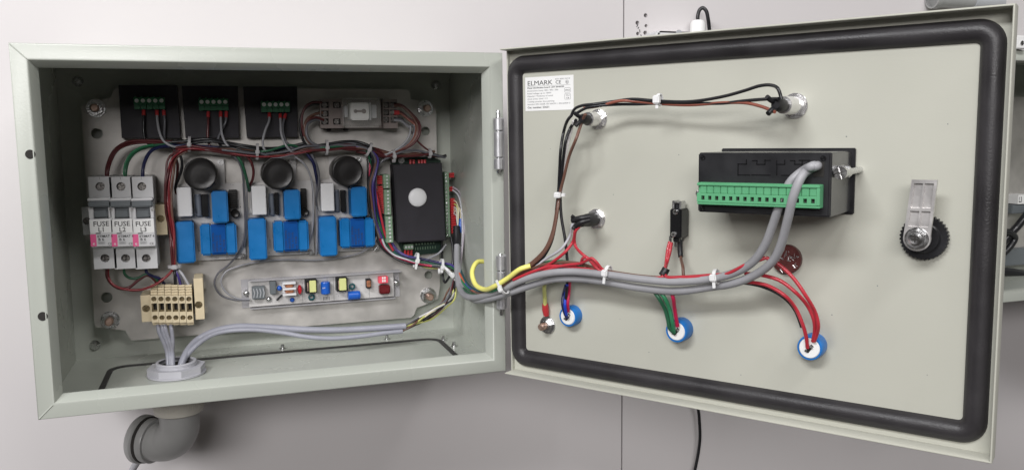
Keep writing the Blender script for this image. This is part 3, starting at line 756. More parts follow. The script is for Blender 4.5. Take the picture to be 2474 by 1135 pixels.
# ================================================================== three power boards
def power_board(which, d):
    gr = 'three identical dimmer boards'
    T = Thing('circuit_board', ['left', 'middle', 'right'][which] + ' white circuit board with blue parts and a round capacitor, ' + ['beside the breakers', 'between the others', 'by the control unit'][which], 'circuit board', PLATE, d['wide'][0], d['wide'][3], 0, group=gr)
    HB = 8.0
    x0, x1, y0, y1 = T.rect(*d['wide'], HB)
    a0, a1, b0, b1 = T.rect(*d['neck'], HB)
    scr = [T.at(px, py, HB) for px, py in d['screws']]
    T.part('board', PCBW, lambda bm: prism(bm, [(x0, y0), (x1, y0), (x1, y1), (a1, y1), (a1, b1), (a0, b1), (a0, y1), (x0, y1)], HB - 1.6, HB))
    for s_ in scr:
        T.part('board_screw', STEEL, lambda bm: (screw(bm, s_.x, s_.y, HB, 3.0, 1.4, rnd.uniform(0.8, 1.6)), cyl(bm, s_.x, s_.y, 0, HB - 1.6, 2.6, 16)))
    # heat plate behind the neck
    e0, e1, f0, f1 = T.rect(d['neck'][0] - 8, d['neck'][1] - 6, d['neck'][2] + 46, d['wide'][1] + 4, 2)
    T.part('heat_plate', GALV, lambda bm: box(bm, e0, e1, f0, f1, 0.4, 2.4, 0.3))
    # round capacitor
    cx, cy, r = d['disc']; HT = 40
    c = T.at(cx, cy, HT); R = T.at(cx + r, cy, HT).x - c.x
    T.part('round_capacitor', CAPB, lambda bm: lathe(bm, [(0, HB), (R * 0.98, HB), (R * 0.98, HB + 1.5), (R * 0.95, HB + 3), (R, HB + 4), (R, HT - 1.6), (R - 0.6, HT - 0.4), (R - 1.5, HT), (R - 2.6, HT - 0.5), (R * 0.5, HT - 0.35), (0, HT - 0.3)], 56, None, c.x, c.y), ang=0.5)
    def bx(name, m, rc, h, h0=HB, r=0.8, par=None):
        q = T.rect(*rc, h); return T.part(name, m, lambda bm: box(bm, q[0], q[1], q[2], q[3], h0, h, r, 2), parent=par), q
    wb, q = bx('white_relay', WHITEP, d['white'], 25, r=0.6)
    T.part('moulding_dot', WHITEP, lambda bm: cyl(bm, (q[0] + q[1]) / 2, q[2] + (q[3] - q[2]) * 0.45, 25, 25.25, 1.2, 16), parent=wb)
    q = T.rect(*d['cap'], 20); xm = (q[0] + q[1]) / 2; rr = (q[1] - q[0]) / 2
    ry = Matrix.Rotation(math.radians(-90), 4, 'X')
    def lying(bm, rr=rr, z=HB + rr + 0.3):
        t = bmesh.new(); lathe(t, [(0, q[2]), (rr - 0.6, q[2]), (rr, q[2] + 0.6), (rr, q[3] - 2.6), (rr - 0.5, q[3] - 2.0), (rr, q[3] - 1.4), (rr - 0.4, q[3]), (0, q[3])], 24)
        merge(bm, t, Matrix.Translation((xm, 0, z)) @ ry)
    lc = T.part('lying_capacitor', CAPG, lying)
    lw = q[3] - q[2]
    T.text('value_print', '450V', xm - 0.8, q[2] + 3, HB + 2 * rr + 0.35, 1.9, INK, parent=lc, rot=math.pi / 2)
    bx('transistor', BLACKG, d['black'], 19, r=0.4)
    bx('film_capacitor', BLUE, d['blueu'], 33, r=1.3)
    bx('film_capacitor', BLUE, d['bluel'], 30, r=1.3)
    if 'dark' in d:
        q3 = T.rect(*d['dark'], 17)
        dk = T.part('relay_coil', CAPB, lambda bm: (box(bm, q3[0], q3[1], q3[2], q3[3], HB, 15, 0.4), [box(bm, q3[0] + 0.3, q3[1] - 0.3, q3[2] + 1 + k * 2.3, q3[2] + 2.1 + k * 2.3, 15, 16.4, 0.2) for k in range(max(1, int((q3[3] - q3[2] - 2) / 2.3)))]))
        pr = T.at(d['round'][0], d['round'][1], 18)
        T.part('standing_capacitor', CAPB, lambda bm: lathe(bm, [(0, HB), (4.2, HB), (4.2, 18), (3.6, 18.6), (2.8, 18.2), (0, 18.3)], 24, None, pr.x, pr.y))
    # transformer: two cheeks and a shiny printed band between them
    q4 = T.rect(*d['trafo'], 27); ww = q4[1] - q4[0]; xa, xb = q4[0] + ww * 0.28, q4[0] + ww * 0.72
    tr_ = T.part('transformer', BLUE, lambda bm: (box(bm, q4[0], xa + 1, q4[2], q4[3], HB, 27, 1.8, 3), box(bm, xb - 1, q4[1], q4[2], q4[3], HB, 27, 1.8, 3)))
    tb = T.part('winding_band', BLUET, lambda bm: box(bm, xa - 1.0, xb + 1.0, q4[2] + 0.4, q4[3] - 0.4, HB, 26.8, 2.0, 4), parent=tr_)
    for k, s_ in enumerate(('230V 50Hz', 'B0305-12', 'TR 4.5VA', 'ta 70/B')):
        T.text('winding_print', s_, xa + 1.6 + k * 3.4 + 1.8, q4[2] + 3.2, 26.85, 2.1, INK, parent=tb, sx=1.45, rot=math.pi / 2)
    # printed marks and solder points of the board
    def marks(bm):
        rr_ = random.Random(which + 3)
        for k in range(60):
            x = rr_.uniform(x0 + 1, x1 - 2.5); y = rr_.uniform(y0 + 1, y1 - 1); a = rr_.choice((0, 1))
            l = rr_.uniform(0.5, 2.2); box(bm, x, x + (l if a else 0.28), y, y + (0.28 if a else l), HB, HB + 0.06)
        for k in range(16):
            x = rr_.uniform(a0 + 1, a1 - 1); y = rr_.uniform(y1, b1 - 1); box(bm, x, x + rr_.uniform(0.4, 2), y, y + 0.3, HB, HB + 0.06)
    T.part('board_print', INKG, marks, kind='stuff')
    def solder(bm):
        rr_ = random.Random(which + 13)
        for k in range(26):
            x = rr_.uniform(x0 + 1, x1 - 2); y = rr_.uniform(y0 + 1, y1 - 1); lathe(bm, [(0.7, HB), (0.4, HB + 0.5), (0, HB + 0.7)], 8, None, x, y)
    T.part('solder_points', STEEL, solder, kind='stuff')
    T.text('board_text', '170V', (q4[0] + q4[1]) / 2 - 6, y0 + 1.2, HB + 0.08, 1.7, INKG)
    T.text('board_text', 'OUTPUT', (q4[0] + q4[1]) / 2 + 6, y0 + 1.0, HB + 0.08, 1.9, INKG)
    T.text('board_text', 'DIMMER', q4[0] - 1.8, q4[2] + 2, HB + 0.08, 1.9, INKG, rot=math.pi / 2)
    T.text('board_text', '-(8-8)', c.x + R * 0.5, y1 - 1.0, HB + 0.08, 1.9, INKG)
    return T
power_board(0, dict(wide=(424, 444, 590, 628), neck=(447, 385, 543, 446), screws=((533, 392), (424, 516), (587, 618)), disc=(484, 421.5, 41), white=(428, 453, 463, 523), cap=(470, 470, 487, 524),
    black=(488, 470, 503, 524), blueu=(512, 462, 551, 539), bluel=(424, 536, 470, 636), dark=(553, 459, 573, 503), round=(568, 516), trafo=(484, 541, 572, 616)))
power_board(1, dict(wide=(604, 438, 756, 616), neck=(627, 381, 716, 440), screws=((705, 388), (602, 510), (750, 609)), disc=(671, 420.5, 39), white=(609, 449, 643, 519), cap=(650, 468, 664, 522),
    black=(665, 466, 674, 519), blueu=(687, 459, 726, 531), bluel=(601, 529, 644, 628), dark=(728, 456, 741, 504), round=(736, 512), trafo=(661, 534, 746, 608)))
power_board(2, dict(wide=(769, 432, 914, 606), neck=(795, 377, 886, 434), screws=((867, 386), (773, 504), (907, 599)), disc=(840, 414, 37), white=(776, 443, 807, 510), cap=(810, 460, 823, 513),
    black=(825, 460, 836, 513), blueu=(849, 452, 887, 524), bluel=(773, 524, 814, 619), trafo=(822, 527, 906, 598)))

# ================================================================== black control unit with a white dome
T = Thing('control_unit', 'black control unit with a white dome button and screw terminals down both sides', 'control unit', PLATE, 1010, 500, 0)
H = 30
q = [T.at(a, b, H) for a, b in ((951, 399), (1068, 394), (1078, 581), (962, 586))]
q0 = [T.at(a, b, 10) for a, b in ((947, 388), (950, 383), (1045, 378), (1066, 388), (1066, 420), (1071, 585), (1062, 610), (1000, 618), (975, 612), (962, 586), (948, 420))]
T.part('base', PCBG, lambda bm: prism(bm, [(p.x, p.y) for p in q0][::-1], 0.5, 8))
cv = T.part('cover', BLACKM, lambda bm: prism(bm, [(p.x, p.y) for p in q][::-1], 8, H, r=1.2))
c = T.at(1009, 477, H); R = T.at(1031, 477, H).x - c.x
T.part('dome', WHITEP, lambda bm: lathe(bm, [(R, H)] + [(R * math.cos(a), H + 0.6 + 3.0 * math.sin(a)) for a in [i * math.pi / 2 / 8 for i in range(8)]] + [(0, H + 3.6)], 40, None, c.x, c.y), parent=cv)
p = T.at(971, 388, 12); T.part('mount_screw', STEEL, lambda bm: (cyl(bm, p.x, p.y, 8, 9.5, 3.4, 20), screw(bm, p.x, p.y, 9.5, 2.5, 1.2, 0.4, True)))
def strip(px0, px1, ya, yb, n, h, lean0, lean1, left=True):
    A, B = T.at((px0 + px1) / 2 + lean0, ya, h), T.at((px0 + px1) / 2 + lean1, yb, h)
    wv = (T.at(px1, ya, h).x - T.at(px0, ya, h).x) / 2; st = (A.y - B.y) / n
    def body(bm):
        for i in range(n):
            f = (i + 0.5) / n; x = A.x + (B.x - A.x) * f; y = A.y - st * (i + 0.5)
            sx = x + (0.6 if left else -0.6)
            prism(bm, [(x - wv, y - st / 2 + 0.1), (x + wv, y - st / 2 + 0.1), (x + wv, y + st / 2 - 0.1), (x - wv, y + st / 2 - 0.1)], h - 2.4, h, [circ(sx, y, st * 0.32, 12)])
            box(bm, x - wv, x + wv, y - st / 2 + 0.05, y + st / 2 - 0.05, 4, h - 2.4)
    b = T.part('terminal_strip', GREENO, body)
    for i in range(n):
        f = (i + 0.5) / n; x = A.x + (B.x - A.x) * f; y = A.y - st * (i + 0.5)
        T.part('terminal_screw', WHITEP if left else STEEL, lambda bm: screw(bm, x + (0.6 if left else -0.6), y, h - 1.4, st * 0.3, 0.8, rnd.uniform(0.3, 2)), parent=b)
    return A, B, st, wv
s1 = strip(926, 941, 422, 455, 4, 24, 0, 1)
s2 = strip(928, 943, 458, 519, 7, 24, 0, 2)
s3 = strip(931, 947, 522, 586, 7, 24, 0, 3)
s4 = strip(1074, 1084, 416, 572, 18, 20, 0, 4, left=False)
s5 = None
x0, x1, y0, y1 = T.rect(977, 590, 999, 603, 14)
sb = T.part('small_terminal', GREENO, lambda bm: box(bm, x0, x1, y0, y1, 8, 14, 0.4))
for k in range(3): T.part('terminal_screw', WHITEP, lambda bm: screw(bm, x0 + (k + 0.5) * (x1 - x0) / 3, (y0 + y1) / 2, 14, 1.2, 0.6, 0.8), parent=sb)
def pins(bm):
    for k in range(7):
        p = T.at(1006 + k * 7, 590 - k * 0.5, 9); cyl(bm, p.x, p.y, 8, 9.2, 0.9, 8)
    for k in range(9):
        p = T.at(1004 + k * 6, 600 - k * 0.5, 9); box(bm, p.x - 0.3, p.x + 0.3, p.y - 2, p.y + 1, 8, 8.15)
T.part('solder_points', GREENO, pins, kind='stuff')
def crimp(px, py, h, dx, dy, L=6.5):
    q = T.at(px, py, h)
    T.part('ferrule', FERR, lambda bm: tube(bm, [Vector(q), Vector((q.x + dx * L, q.y + dy * L, h - 1.0))], [1.25, 1.5], 8), parent=None)
for k in range(17):
    py = 427 + k * 5.15 if k < 4 else 431 + k * 5.15
    crimp(925 + k * 0.15, py, 16, -1, -0.03 * (k % 3), 6.2)
for k, py in enumerate((421, 427, 454, 460)): crimp(1083, py, 15, 1, 0.02, 6.5)
for k in range(15): crimp(1087 + k * 0.2, 482 + k * 5.7, 15, 1, 0, 5.2 + (k % 3) * 0.5)
for px in (992, 1000, 1013, 1020, 1027): crimp(px, 397, 12, 0, 1, 5)
for px in (979, 986.5, 994): crimp(px, 604, 12, 0, -1, 5.5)

# ================================================================== driver board in its translucent profile
T = Thing('driver_board', 'long narrow driver board in a translucent profile, with blue, yellow and red parts', 'driver board', PLATE, 775, 700, 0)
# it lies slightly tilted; work in a frame turned with it
pa, pb = PLATE.at(602, 740, 6), PLATE.at(952, 714, 6); an = math.atan2(pb.y - pa.y, pb.x - pa.x)
DB = Frame(PLATE.world((PLATE.at(775, 700, 0))), X_ * math.cos(an) + Z_ * math.sin(an), Z_ * math.cos(an) - X_ * math.sin(an))
T.fr = DB; T.o = Vector((0, 0, 0)); T.root.matrix_world = DB.mat()
def R2(x0_, y0_, x1_, y1_, h): return DB.rect(x0_, y0_, x1_, y1_, h)
xl, xr = DB.at(584, 720, 3).x, DB.at(966, 690, 3).x
yt, yb = DB.at(775, 668, 8).y, DB.at(775, 727, 3).y
prof = T.part('profile', PROFILE, lambda bm: (box(bm, xl, xr, yb - 1.5, yt + 1.2, 0.3, 1.5), box(bm, xl + 8, xr, yt, yt + 1.2, 1.5, 13, 0.3), box(bm, xl + 8, xr - 6, yb - 2.7, yb - 1.5, 0.3, 8, 0.3)))
bx0, bx1 = DB.at(601, 711, 6).x, DB.at(951, 688, 6).x
T.part('board', PCBW, lambda bm: box(bm, bx0, bx1, yb, yt - 1.0, 4.4, 6.0))
def P2(px, py, h): return DB.at(px, py, h)
for px, py in ((595, 708), (958, 683), (650, 723)):
    p = P2(px, py, 7); T.part('fixing_screw', STEEL, lambda bm: lathe(bm, [(0, 1.5), (3.1, 1.5), (3.1, 6.4), (2.6, 7.6), (1.5, 8.4), (0, 8.7)], 20, None, p.x, p.y))
def cb(name, m, rc, h, r=0.5, h0=6.0, par=None):
    q = R2(*rc, h); return T.part(name, m, lambda bm: box(bm, q[0], q[1], q[2], q[3], h0, h, r), parent=par), q
cn, q = cb('connector', GREYP, (609, 692, 640, 722), 13, 0.3)
T.part('connector_wires', LGREYP, lambda bm: [tube(bm, [Vector((q[0] + 1.5 + k * 3.2, q[3] - 2, 13.2)), Vector((q[0] + 2.6 + k * 3.2, (q[2] + q[3]) / 2, 13.6)), Vector((q[0] + 1.5 + k * 3.2, q[2] + 1.5, 13.2))], 0.6, 6) for k in range(4)], parent=cn, kind='stuff')
cb('capacitor_box', GREYP, (652, 680, 667, 711), 15, 0.6)
p = P2(675, 696, 11); T.part('disc_capacitor', BLUEC, lambda bm: lathe(bm, [(0, 6), (1.6, 7), (2.6, 9), (2.6, 11), (1.6, 12.4), (0, 13)], 18, None, p.x, p.y))
p, p1 = P2(668, 725, 8), P2(681, 712, 8); T.part('diode', BLACKP, lambda bm: tube(bm, [Vector(p), Vector(p1)], 0.9, 10))
bo, q = cb('choke_bobbin', WHITEP, (682, 679, 714, 711), 10, 0.4)
T.part('choke_cheeks', WHITEP, lambda bm: [box(bm, q[0], q[1], y, y + 2.2, 10, 18, 0.3) for y in (q[2], (q[2] + q[3]) / 2 - 1.1, q[3] - 2.2)], parent=bo, kind='stuff')
T.part('copper_winding', COPPER, lambda bm: [box(bm, q[0] + 2.4, q[1] - 2.4, a, b, 10, 16.5, 1.0) for a, b in ((q[2] + 2.4, (q[2] + q[3]) / 2 - 1.4), ((q[2] + q[3]) / 2 + 1.4, q[3] - 2.4))], parent=bo)
p = P2(706, 724, 9); T.part('disc_capacitor', BLUEC, lambda bm: lathe(bm, [(0, 6), (1.6, 7), (2.5, 8.5), (2.5, 9.5), (1.4, 11), (0, 11.4)], 18, None, p.x, p.y))
p = P2(725, 701, 14); T.part('film_drop', REDC, lambda bm: (lambda t: (lathe(t, [(0, 6), (1.9, 6.6), (2.4, 9), (2.4, 11), (1.6, 13.4), (0, 14)], 18), merge(bm, t, Matrix.Translation((p.x, p.y, 0)) @ Matrix.Diagonal((1, 2.2, 1, 1)))))(bmesh.new()))
for (cx0, cx1, yx0, yx1) in ((738, 766, 748, 764), (813, 840, 820, 837)):
    k, q = cb('transformer_core', BLACKP, (cx0, 676 - (cx0 - 738) * 0.06, cx1, 708 - (cx0 - 738) * 0.06), 17, 0.4)
    cb('tape', YELT, (yx0, 678 - (cx0 - 738) * 0.07, yx1, 706 - (cx0 - 738) * 0.06), 19.5, 0.5, par=k)
    T.part('copper_winding', BRASS, lambda bm: box(bm, q[0] + 1.2, q[0] + 3.4, q[2] + 2, q[3] - 2, 17, 18, 0.5), parent=k)
for px, py in ((753, 718), (851, 692)):
    p = P2(px, py, 12)
    def ring(bm):
        n = 20; tube(bm, [Vector((p.x + 2.6 * math.cos(2 * math.pi * i / n), p.y + 2.6 * math.sin(2 * math.pi * i / n), 11)) for i in range(n)], 1.1, 8, closed=True)
        tube(bm, [Vector((p.x + 1.5, p.y - 2, 11)), Vector((p.x + 2.5, p.y - 4, 6))], 0.35, 6); tube(bm, [Vector((p.x - 1.5, p.y - 2, 11)), Vector((p.x - 2, p.y - 4, 6))], 0.35, 6)
    T.part('ferrite_ring', WC['teal'], ring)
def elcap(rc, h, horiz):
    q = R2(*rc, h); 
    def f(bm):
        t = bmesh.new()
        if horiz: r_ = (q[3] - q[2]) / 2; L0, L1 = q[0], q[1]; mx = Matrix.Translation((0, (q[2] + q[3]) / 2, 6.2 + r_)) @ Matrix.Rotation(math.radians(90), 4, 'Y')
        else: r_ = (q[1] - q[0]) / 2; L0, L1 = q[2], q[3]; mx = Matrix.Translation(((q[0] + q[1]) / 2, 0, 6.2 + r_)) @ Matrix.Rotation(math.radians(-90), 4, 'X')
        lathe(t, [(0, L0), (r_ - 0.5, L0), (r_, L0 + 0.6), (r_, L1 - 2.2), (r_ - 0.45, L1 - 1.7), (r_, L1 - 1.2), (r_ - 0.5, L1), (0, L1)], 24)
        merge(bm, t, mx)
    return T.part('electrolytic_capacitor', BLUEC, f), q
e, q = elcap((776, 682, 799, 711), 16, False)
T.text('value_print', '50V', q[0] + 1.2, (q[2] + q[3]) / 2, 6.3 + (q[1] - q[0]), 1.4, LABELW, parent=e)
elcap((842, 704, 871, 725), 15, True)
T.part('capacitor_print', INK, lambda bm: [box(bm, DB.at(781, 720, 6).x + k * 1.5, DB.at(781, 720, 6).x + k * 1.5 + 0.6, yb + 1.0, yb + 5.0, 6, 6.08) for k in range(5)], kind='stuff')
k, q = cb('coil_body', BLACKP, (885, 674, 897, 696), 13, 0.4); T.part('copper_winding', COPPER, lambda bm: box(bm, q[0] + 0.4, q[1] - 0.4, q[2] + 1.4, q[3] - 1.4, 12, 14, 0.7), parent=k)
k, q = cb('switch_block', PINKC, (915, 668, 938, 684), 13, 0.3)
T.part('switch_levers', LABELW, lambda bm: [box(bm, q[0] + (q[1] - q[0]) * (0.35 + 0.22 * a), q[0] + (q[1] - q[0]) * (0.5 + 0.22 * a), q[2] + 1.5 + b * 3.2, q[2] + 3.9 + b * 3.2, 13, 13.5) for a in (0, 1) for b in (0, 1)], parent=k, kind='stuff')
cb('red_capacitor', REDD, (917, 689, 943, 710), 14, 1.0)
def dprint(bm):
    r_ = random.Random(5)
    for k in range(70):
        x = r_.uniform(bx0 + 2, bx1 - 4); y = r_.uniform(yb + 0.6, yt - 2); l = r_.uniform(0.5, 2.4)
        a = r_.random() < 0.6; box(bm, x, x + (l if a else 0.25), y, y + (0.25 if a else l), 6, 6.06)
T.part('board_print', INKG, dprint, kind='stuff')
def outlines(bm):
    for px in (730, 791, 806, 892):
        p = P2(px, 700, 6); box(bm, p.x, p.x + 0.3, yb + 0.5, yt - 1.5, 6, 6.06)
T.part('board_outline', INKG, outlines, kind='stuff')

# ================================================================== things on the door
def dthing(name, label, cat, px, py, group=None): return Thing(name, label, cat, DOOR, px, py, 0, group=group)
# push-button backs
def button_back(label, base, tip, r, metal_body, L=None):
    T = dthing('push_button_back', label, 'push button', base[0], base[1], 'backs of the push buttons in the door')
    h = height_to(DOOR, base, tip) * 1.0
    T.h = h
    T.part('lock_nut', CHROME, lambda bm: (cyl(bm, 0, 0, 0, 1.2, r * 1.32, 32, 0.2), hexnut(bm, 0, 0, 1.2, 4.2, r * 1.28, 0.25)))
    if metal_body:
        T.part('barrel', CHROME, lambda bm: lathe(bm, [(0, 4), (r * 0.92, 4), (r * 0.92, h * 0.45), (r * 0.86, h * 0.47), (r * 0.86, h * 0.62), (0, h * 0.62)], 32))
        T.part('rear_cap', BLACKP, lambda bm: lathe(bm, [(0, h * 0.55), (r * 0.66, h * 0.62), (r * 0.66, h * 0.9), (r * 0.4, h), (0, h)], 28))
    else:
        T.part('barrel', BLACKP, lambda bm: lathe(bm, [(0, 4), (r * 0.85, 4), (r * 0.85, h * 0.55), (r * 0.78, h * 0.58), (r * 0.74, h * 0.9), (0, h * 0.92)], 32))
    for k in range(2):
        a = 2.3 + k * 1.9
        T.part('sleeve', BLACKP, lambda bm: tube(bm, spline([Vector((r * 0.35 * math.cos(a), r * 0.35 * math.sin(a), h * 0.85)), Vector((r * 0.5 * math.cos(a), r * 0.5 * math.sin(a), h * 1.02)), Vector((r * 0.95 * math.cos(a), r * 1.0 * math.sin(a), h * 1.12))], 5), r * 0.26, 12))
    return T
b1 = button_back('shiny metal push button back under the white printed label', (1446, 288), (1404, 283), 6.6, True)
b2 = button_back('push button back with hexagon nut at the top right end of the long wire run', (1921, 256), (1873, 262), 7.2, True)
b3 = button_back('black push button back with red and white wires in the middle of the left side', (1442, 528), (1397, 533), 6.6, False)
H1, H2_, H3 = b1.h, b2.h, b3.h


# panel meter
HM = height_to(DOOR, (2061, 364), (2009, 370))
T = dthing('panel_meter', 'black box of a panel controller with a long green plug connector', 'panel controller', 1850, 450)
x0 = (T.at(1687, 369, HM).x + T.at(1684, 510, HM).x) / 2; x1 = (T.at(2009, 369, HM).x + T.at(2003, 526, HM).x) / 2
y1 = (T.at(1687, 369, HM).y + T.at(2009, 369, HM).y) / 2; y0 = (T.at(1684, 512, HM).y + T.at(2003, 526, HM).y) / 2

T.part('case', mat('meter_case', (0.035, 0.035, 0.038), 0.2, spec=0.9, var=0.1), lambda bm: box(bm, x0, x1, y0, y1, 3, HM - 2.5, 0.6))
T.part('flange', BLACKP, lambda bm: box(bm, x0 - 3, x1 + 2.5, y0 - 2.0, y1 + 2.0, 0.2, 3.2, 0.6))
rc = T.part('rear_cover', BLACKP, lambda bm: box(bm, x0 + 0.3, x1 - 0.3, y0 + 0.3, y1 - 0.3, HM - 2.6, HM, 0.9))
for sx, sy in ((x0 + 4, y1 - 3.5), (x1 - 5, y1 - 3.8), (x0 + 4, y0 + 3)):
    T.part('case_screw', BLACKG, lambda bm: screw(bm, sx, sy, HM - 0.1, 1.9, 0.7, 0.5, True), parent=rc)
def diag(bm):
    L = lambda pts: [box(bm, min(a[0], b[0]) - 0.35, max(a[0], b[0]) + 0.35, min(a[1], b[1]) - 0.35, max(a[1], b[1]) + 0.35, HM - 0.05, HM + 0.35) for a, b in zip(pts, pts[1:])]
    def Pp(cx, cy): q = T.at(1600 + cx * 0.3523, 330 + cy * 0.3523, HM); return (q.x, q.y)
    for seg in ([(520, 265), (520, 188)], [(520, 188), (578, 188)], [(578, 188), (578, 160)], [(620, 165), (650, 165)], [(650, 165), (650, 190)], [(650, 190), (705, 190)], [(705, 190), (705, 160)], [(705, 163), (740, 163)],
                [(525, 262), (600, 262)], [(615, 262), (740, 262)], [(785, 262), (785, 190)], [(785, 190), (765, 165)], [(785, 190), (840, 190)], [(840, 190), (845, 162)], [(880, 165), (910, 165)], [(910, 165), (910, 190)], [(910, 190), (960, 190)], [(960, 190), (960, 165)], [(940, 163), (1010, 163)], [(820, 265), (940, 265)]):
        a, b = Pp(*seg[0]), Pp(*seg[1])
        if abs(a[0] - b[0]) > abs(a[1] - b[1]): b = (b[0], a[1])
        else: b = (a[0], b[1])
        L([a, b])
T.part('wiring_diagram', BLACKG, diag, parent=rc, kind='stuff')
p = T.at(1600 + 1075 * .3523, 330 + 225 * .3523, HM)
T.part('cable_opening', DARK, lambda bm: box(bm, p.x - 3.5, p.x + 3.5, p.y - 5, p.y + 5, HM - 0.2, HM + 0.4, 0.1), parent=rc)
# green connector
gx0 = (T.at(1684, 441, HM + 8).x + T.at(1683, 494, HM + 8).x) / 2; gx1 = (T.at(1984, 446, HM + 8).x + T.at(1978, 503, HM + 8).x) / 2
gy1 = (T.at(1700, 441, HM + 8).y + T.at(1970, 447, HM + 8).y) / 2; gy0 = (T.at(1700, 495, HM + 8).y + T.at(1970, 503, HM + 8).y) / 2
PX = [1600 + c_ * .3523 for c_ in (255, 303, 352, 401, 451, 502, 553, 605, 658, 711, 765, 820, 876, 931, 986, 1044)]
hs = []; pitch = (gx1 - gx0 - 4) / 16
hy = gy0 + (gy1 - gy0) * 0.31
cells = [gx0 + 2.0 + pitch * (i + 0.5) for i in range(16)]
def conn(bm):
    holes = [[(cx - 1.25, hy - 1.5), (cx + 1.25, hy - 1.5), (cx + 1.25, hy + 1.5), (cx - 1.25, hy + 1.5)] for cx in cells]
    yA = gy0 + (gy1 - gy0) * 0.12; yB = gy1 - (gy1 - gy0) * 0.14
    box(bm, gx0, gx1, gy0, gy1, HM, HM + 5, 0.3)
    box(bm, gx0, gx1, yB, gy1, HM + 5, HM + 8.5, 0.5)
    box(bm, gx0, gx1, gy0, yA, HM + 5, HM + 7.5, 0.4)
    box(bm, gx1 - 2.2, gx1, yA, yB, HM + 5, HM + 8.3, 0.3)
    prism(bm, [(gx0, yA), (gx1 - 2.2, yA), (gx1 - 2.2, gy0 + (gy1 - gy0) * 0.52), (gx0, gy0 + (gy1 - gy0) * 0.52)], HM + 5, HM + 7.8, holes)
cn = T.part('plug_connector', GREENL, conn)
for cx in cells:
    T.part('connector_key', GREENL, lambda bm: box(bm, cx - pitch / 2 + 0.15, cx + pitch / 2 - 0.15, gy0 + (gy1 - gy0) * 0.52, gy1 - (gy1 - gy0) * 0.15, HM + 5, HM + 7.2, 0.35), parent=cn)
T.part('port_floor', DARK, lambda bm: box(bm, cells[0] - 1.5, cells[-1] + 1.5, hy - 1.6, hy + 1.6, HM + 5.0, HM + 5.3), parent=cn)
# clamp screws beside the case
pc = T.at(2071, 415, 12)
ch = height_to(DOOR, (2080, 415), (2023, 418))
T.part('clamp_screw', STEEL, lambda bm: (cyl(bm, x1 + 5.2, T.at(2023, 418, HM - 4).y, 0, HM - 22, 2.3, 16), cyl(bm, x1 + 5.2, T.at(2023, 418, HM - 4).y, HM - 22, HM - 6, 3.7, 24, 0.4), screw(bm, x1 + 5.2, T.at(2023, 418, HM - 4).y, HM - 6, 4.3, 2.2, 0.3, True)))
T.part('clamp_bracket', STEEL, lambda bm: (box(bm, x1 + 0.1, x1 + 8.2, T.at(2023, 418, HM - 4).y - 3.6, T.at(2023, 418, HM - 4).y + 4.4, HM - 18, HM - 15.5, 0.4), box(bm, x1 + 0.1, x1 + 1.0, T.at(2023, 418, HM - 4).y - 3.6, T.at(2023, 418, HM - 4).y + 4.4, HM - 30, HM - 15.5, 0.2)))
yl = T.at(1675, 467, HM - 10).y
T.part('clamp_screw', STEEL, lambda bm: (cyl(bm, x0 - 2.2, yl, 0, HM - 10, 1.8, 16), screw(bm, x0 - 2.2, yl, HM - 10, 2.8, 2.0, 0.5, True)))

# microswitch
T = dthing('limit_switch', 'black limit switch with two rivets and a steel lever, hanging below-left of the green connector', 'switch', 1650, 560)
HS = height_to(DOOR, (1668, 530), (1647, 530))
x0, x1 = (T.at(1618, 540, HS).x), (T.at(1646, 540, HS).x); y0, y1 = T.at(1632, 575, HS).y, T.at(1634, 505, HS).y
T.part('case', BLACKG, lambda bm: (box(bm, x0, x1, y0, y1, 1.5, HS, 0.8), box(bm, x0 + 2, x1 - 3, y0 - 3.5, y0, 3, HS - 2, 0.5)))
for a, b in ((1633, 512), (1628.5, 566)):
    p = T.at(a, b, HS); T.part('rivet', STEEL, lambda bm: (cyl(bm, p.x, p.y, HS - 0.1, HS + 1.4, 2.2, 20, 0.5), ))
    T.part('rivet_bore', DARK, lambda bm: cyl(bm, p.x, p.y, HS + 1.35, HS + 1.45, 0.8, 12))
T.part('lever', STEEL, lambda bm: (box(bm, x0 + 1.5, x0 + 3.2, y1 - 1, y1 + 6.5, 4, HS - 1, 0.3), box(bm, x1 - 3.4, x1 - 1.8, y1 - 1, y1 + 6.0, 4, HS - 3, 0.3), box(bm, x0 + 3.2, x1 - 3.4, y1 + 4.3, y1 + 5.4, 4, HS - 2, 0.2)))
T.part('plunger', BLACKP, lambda bm: box(bm, x0 + 3.6, x1 - 3.8, y1 - 0.5, y1 + 4.0, 5, HS - 3, 0.5))
for k, a in enumerate((1619, 1632, 1643)):
    p = T.at(a, 580, HS * 0.6); T.part('terminal_tab', STEEL, lambda bm: box(bm, p.x - 1.0, p.x + 1.0, y0 - 8, y0 + 0.5, HS * 0.55, HS * 0.55 + 0.8, 0.1))

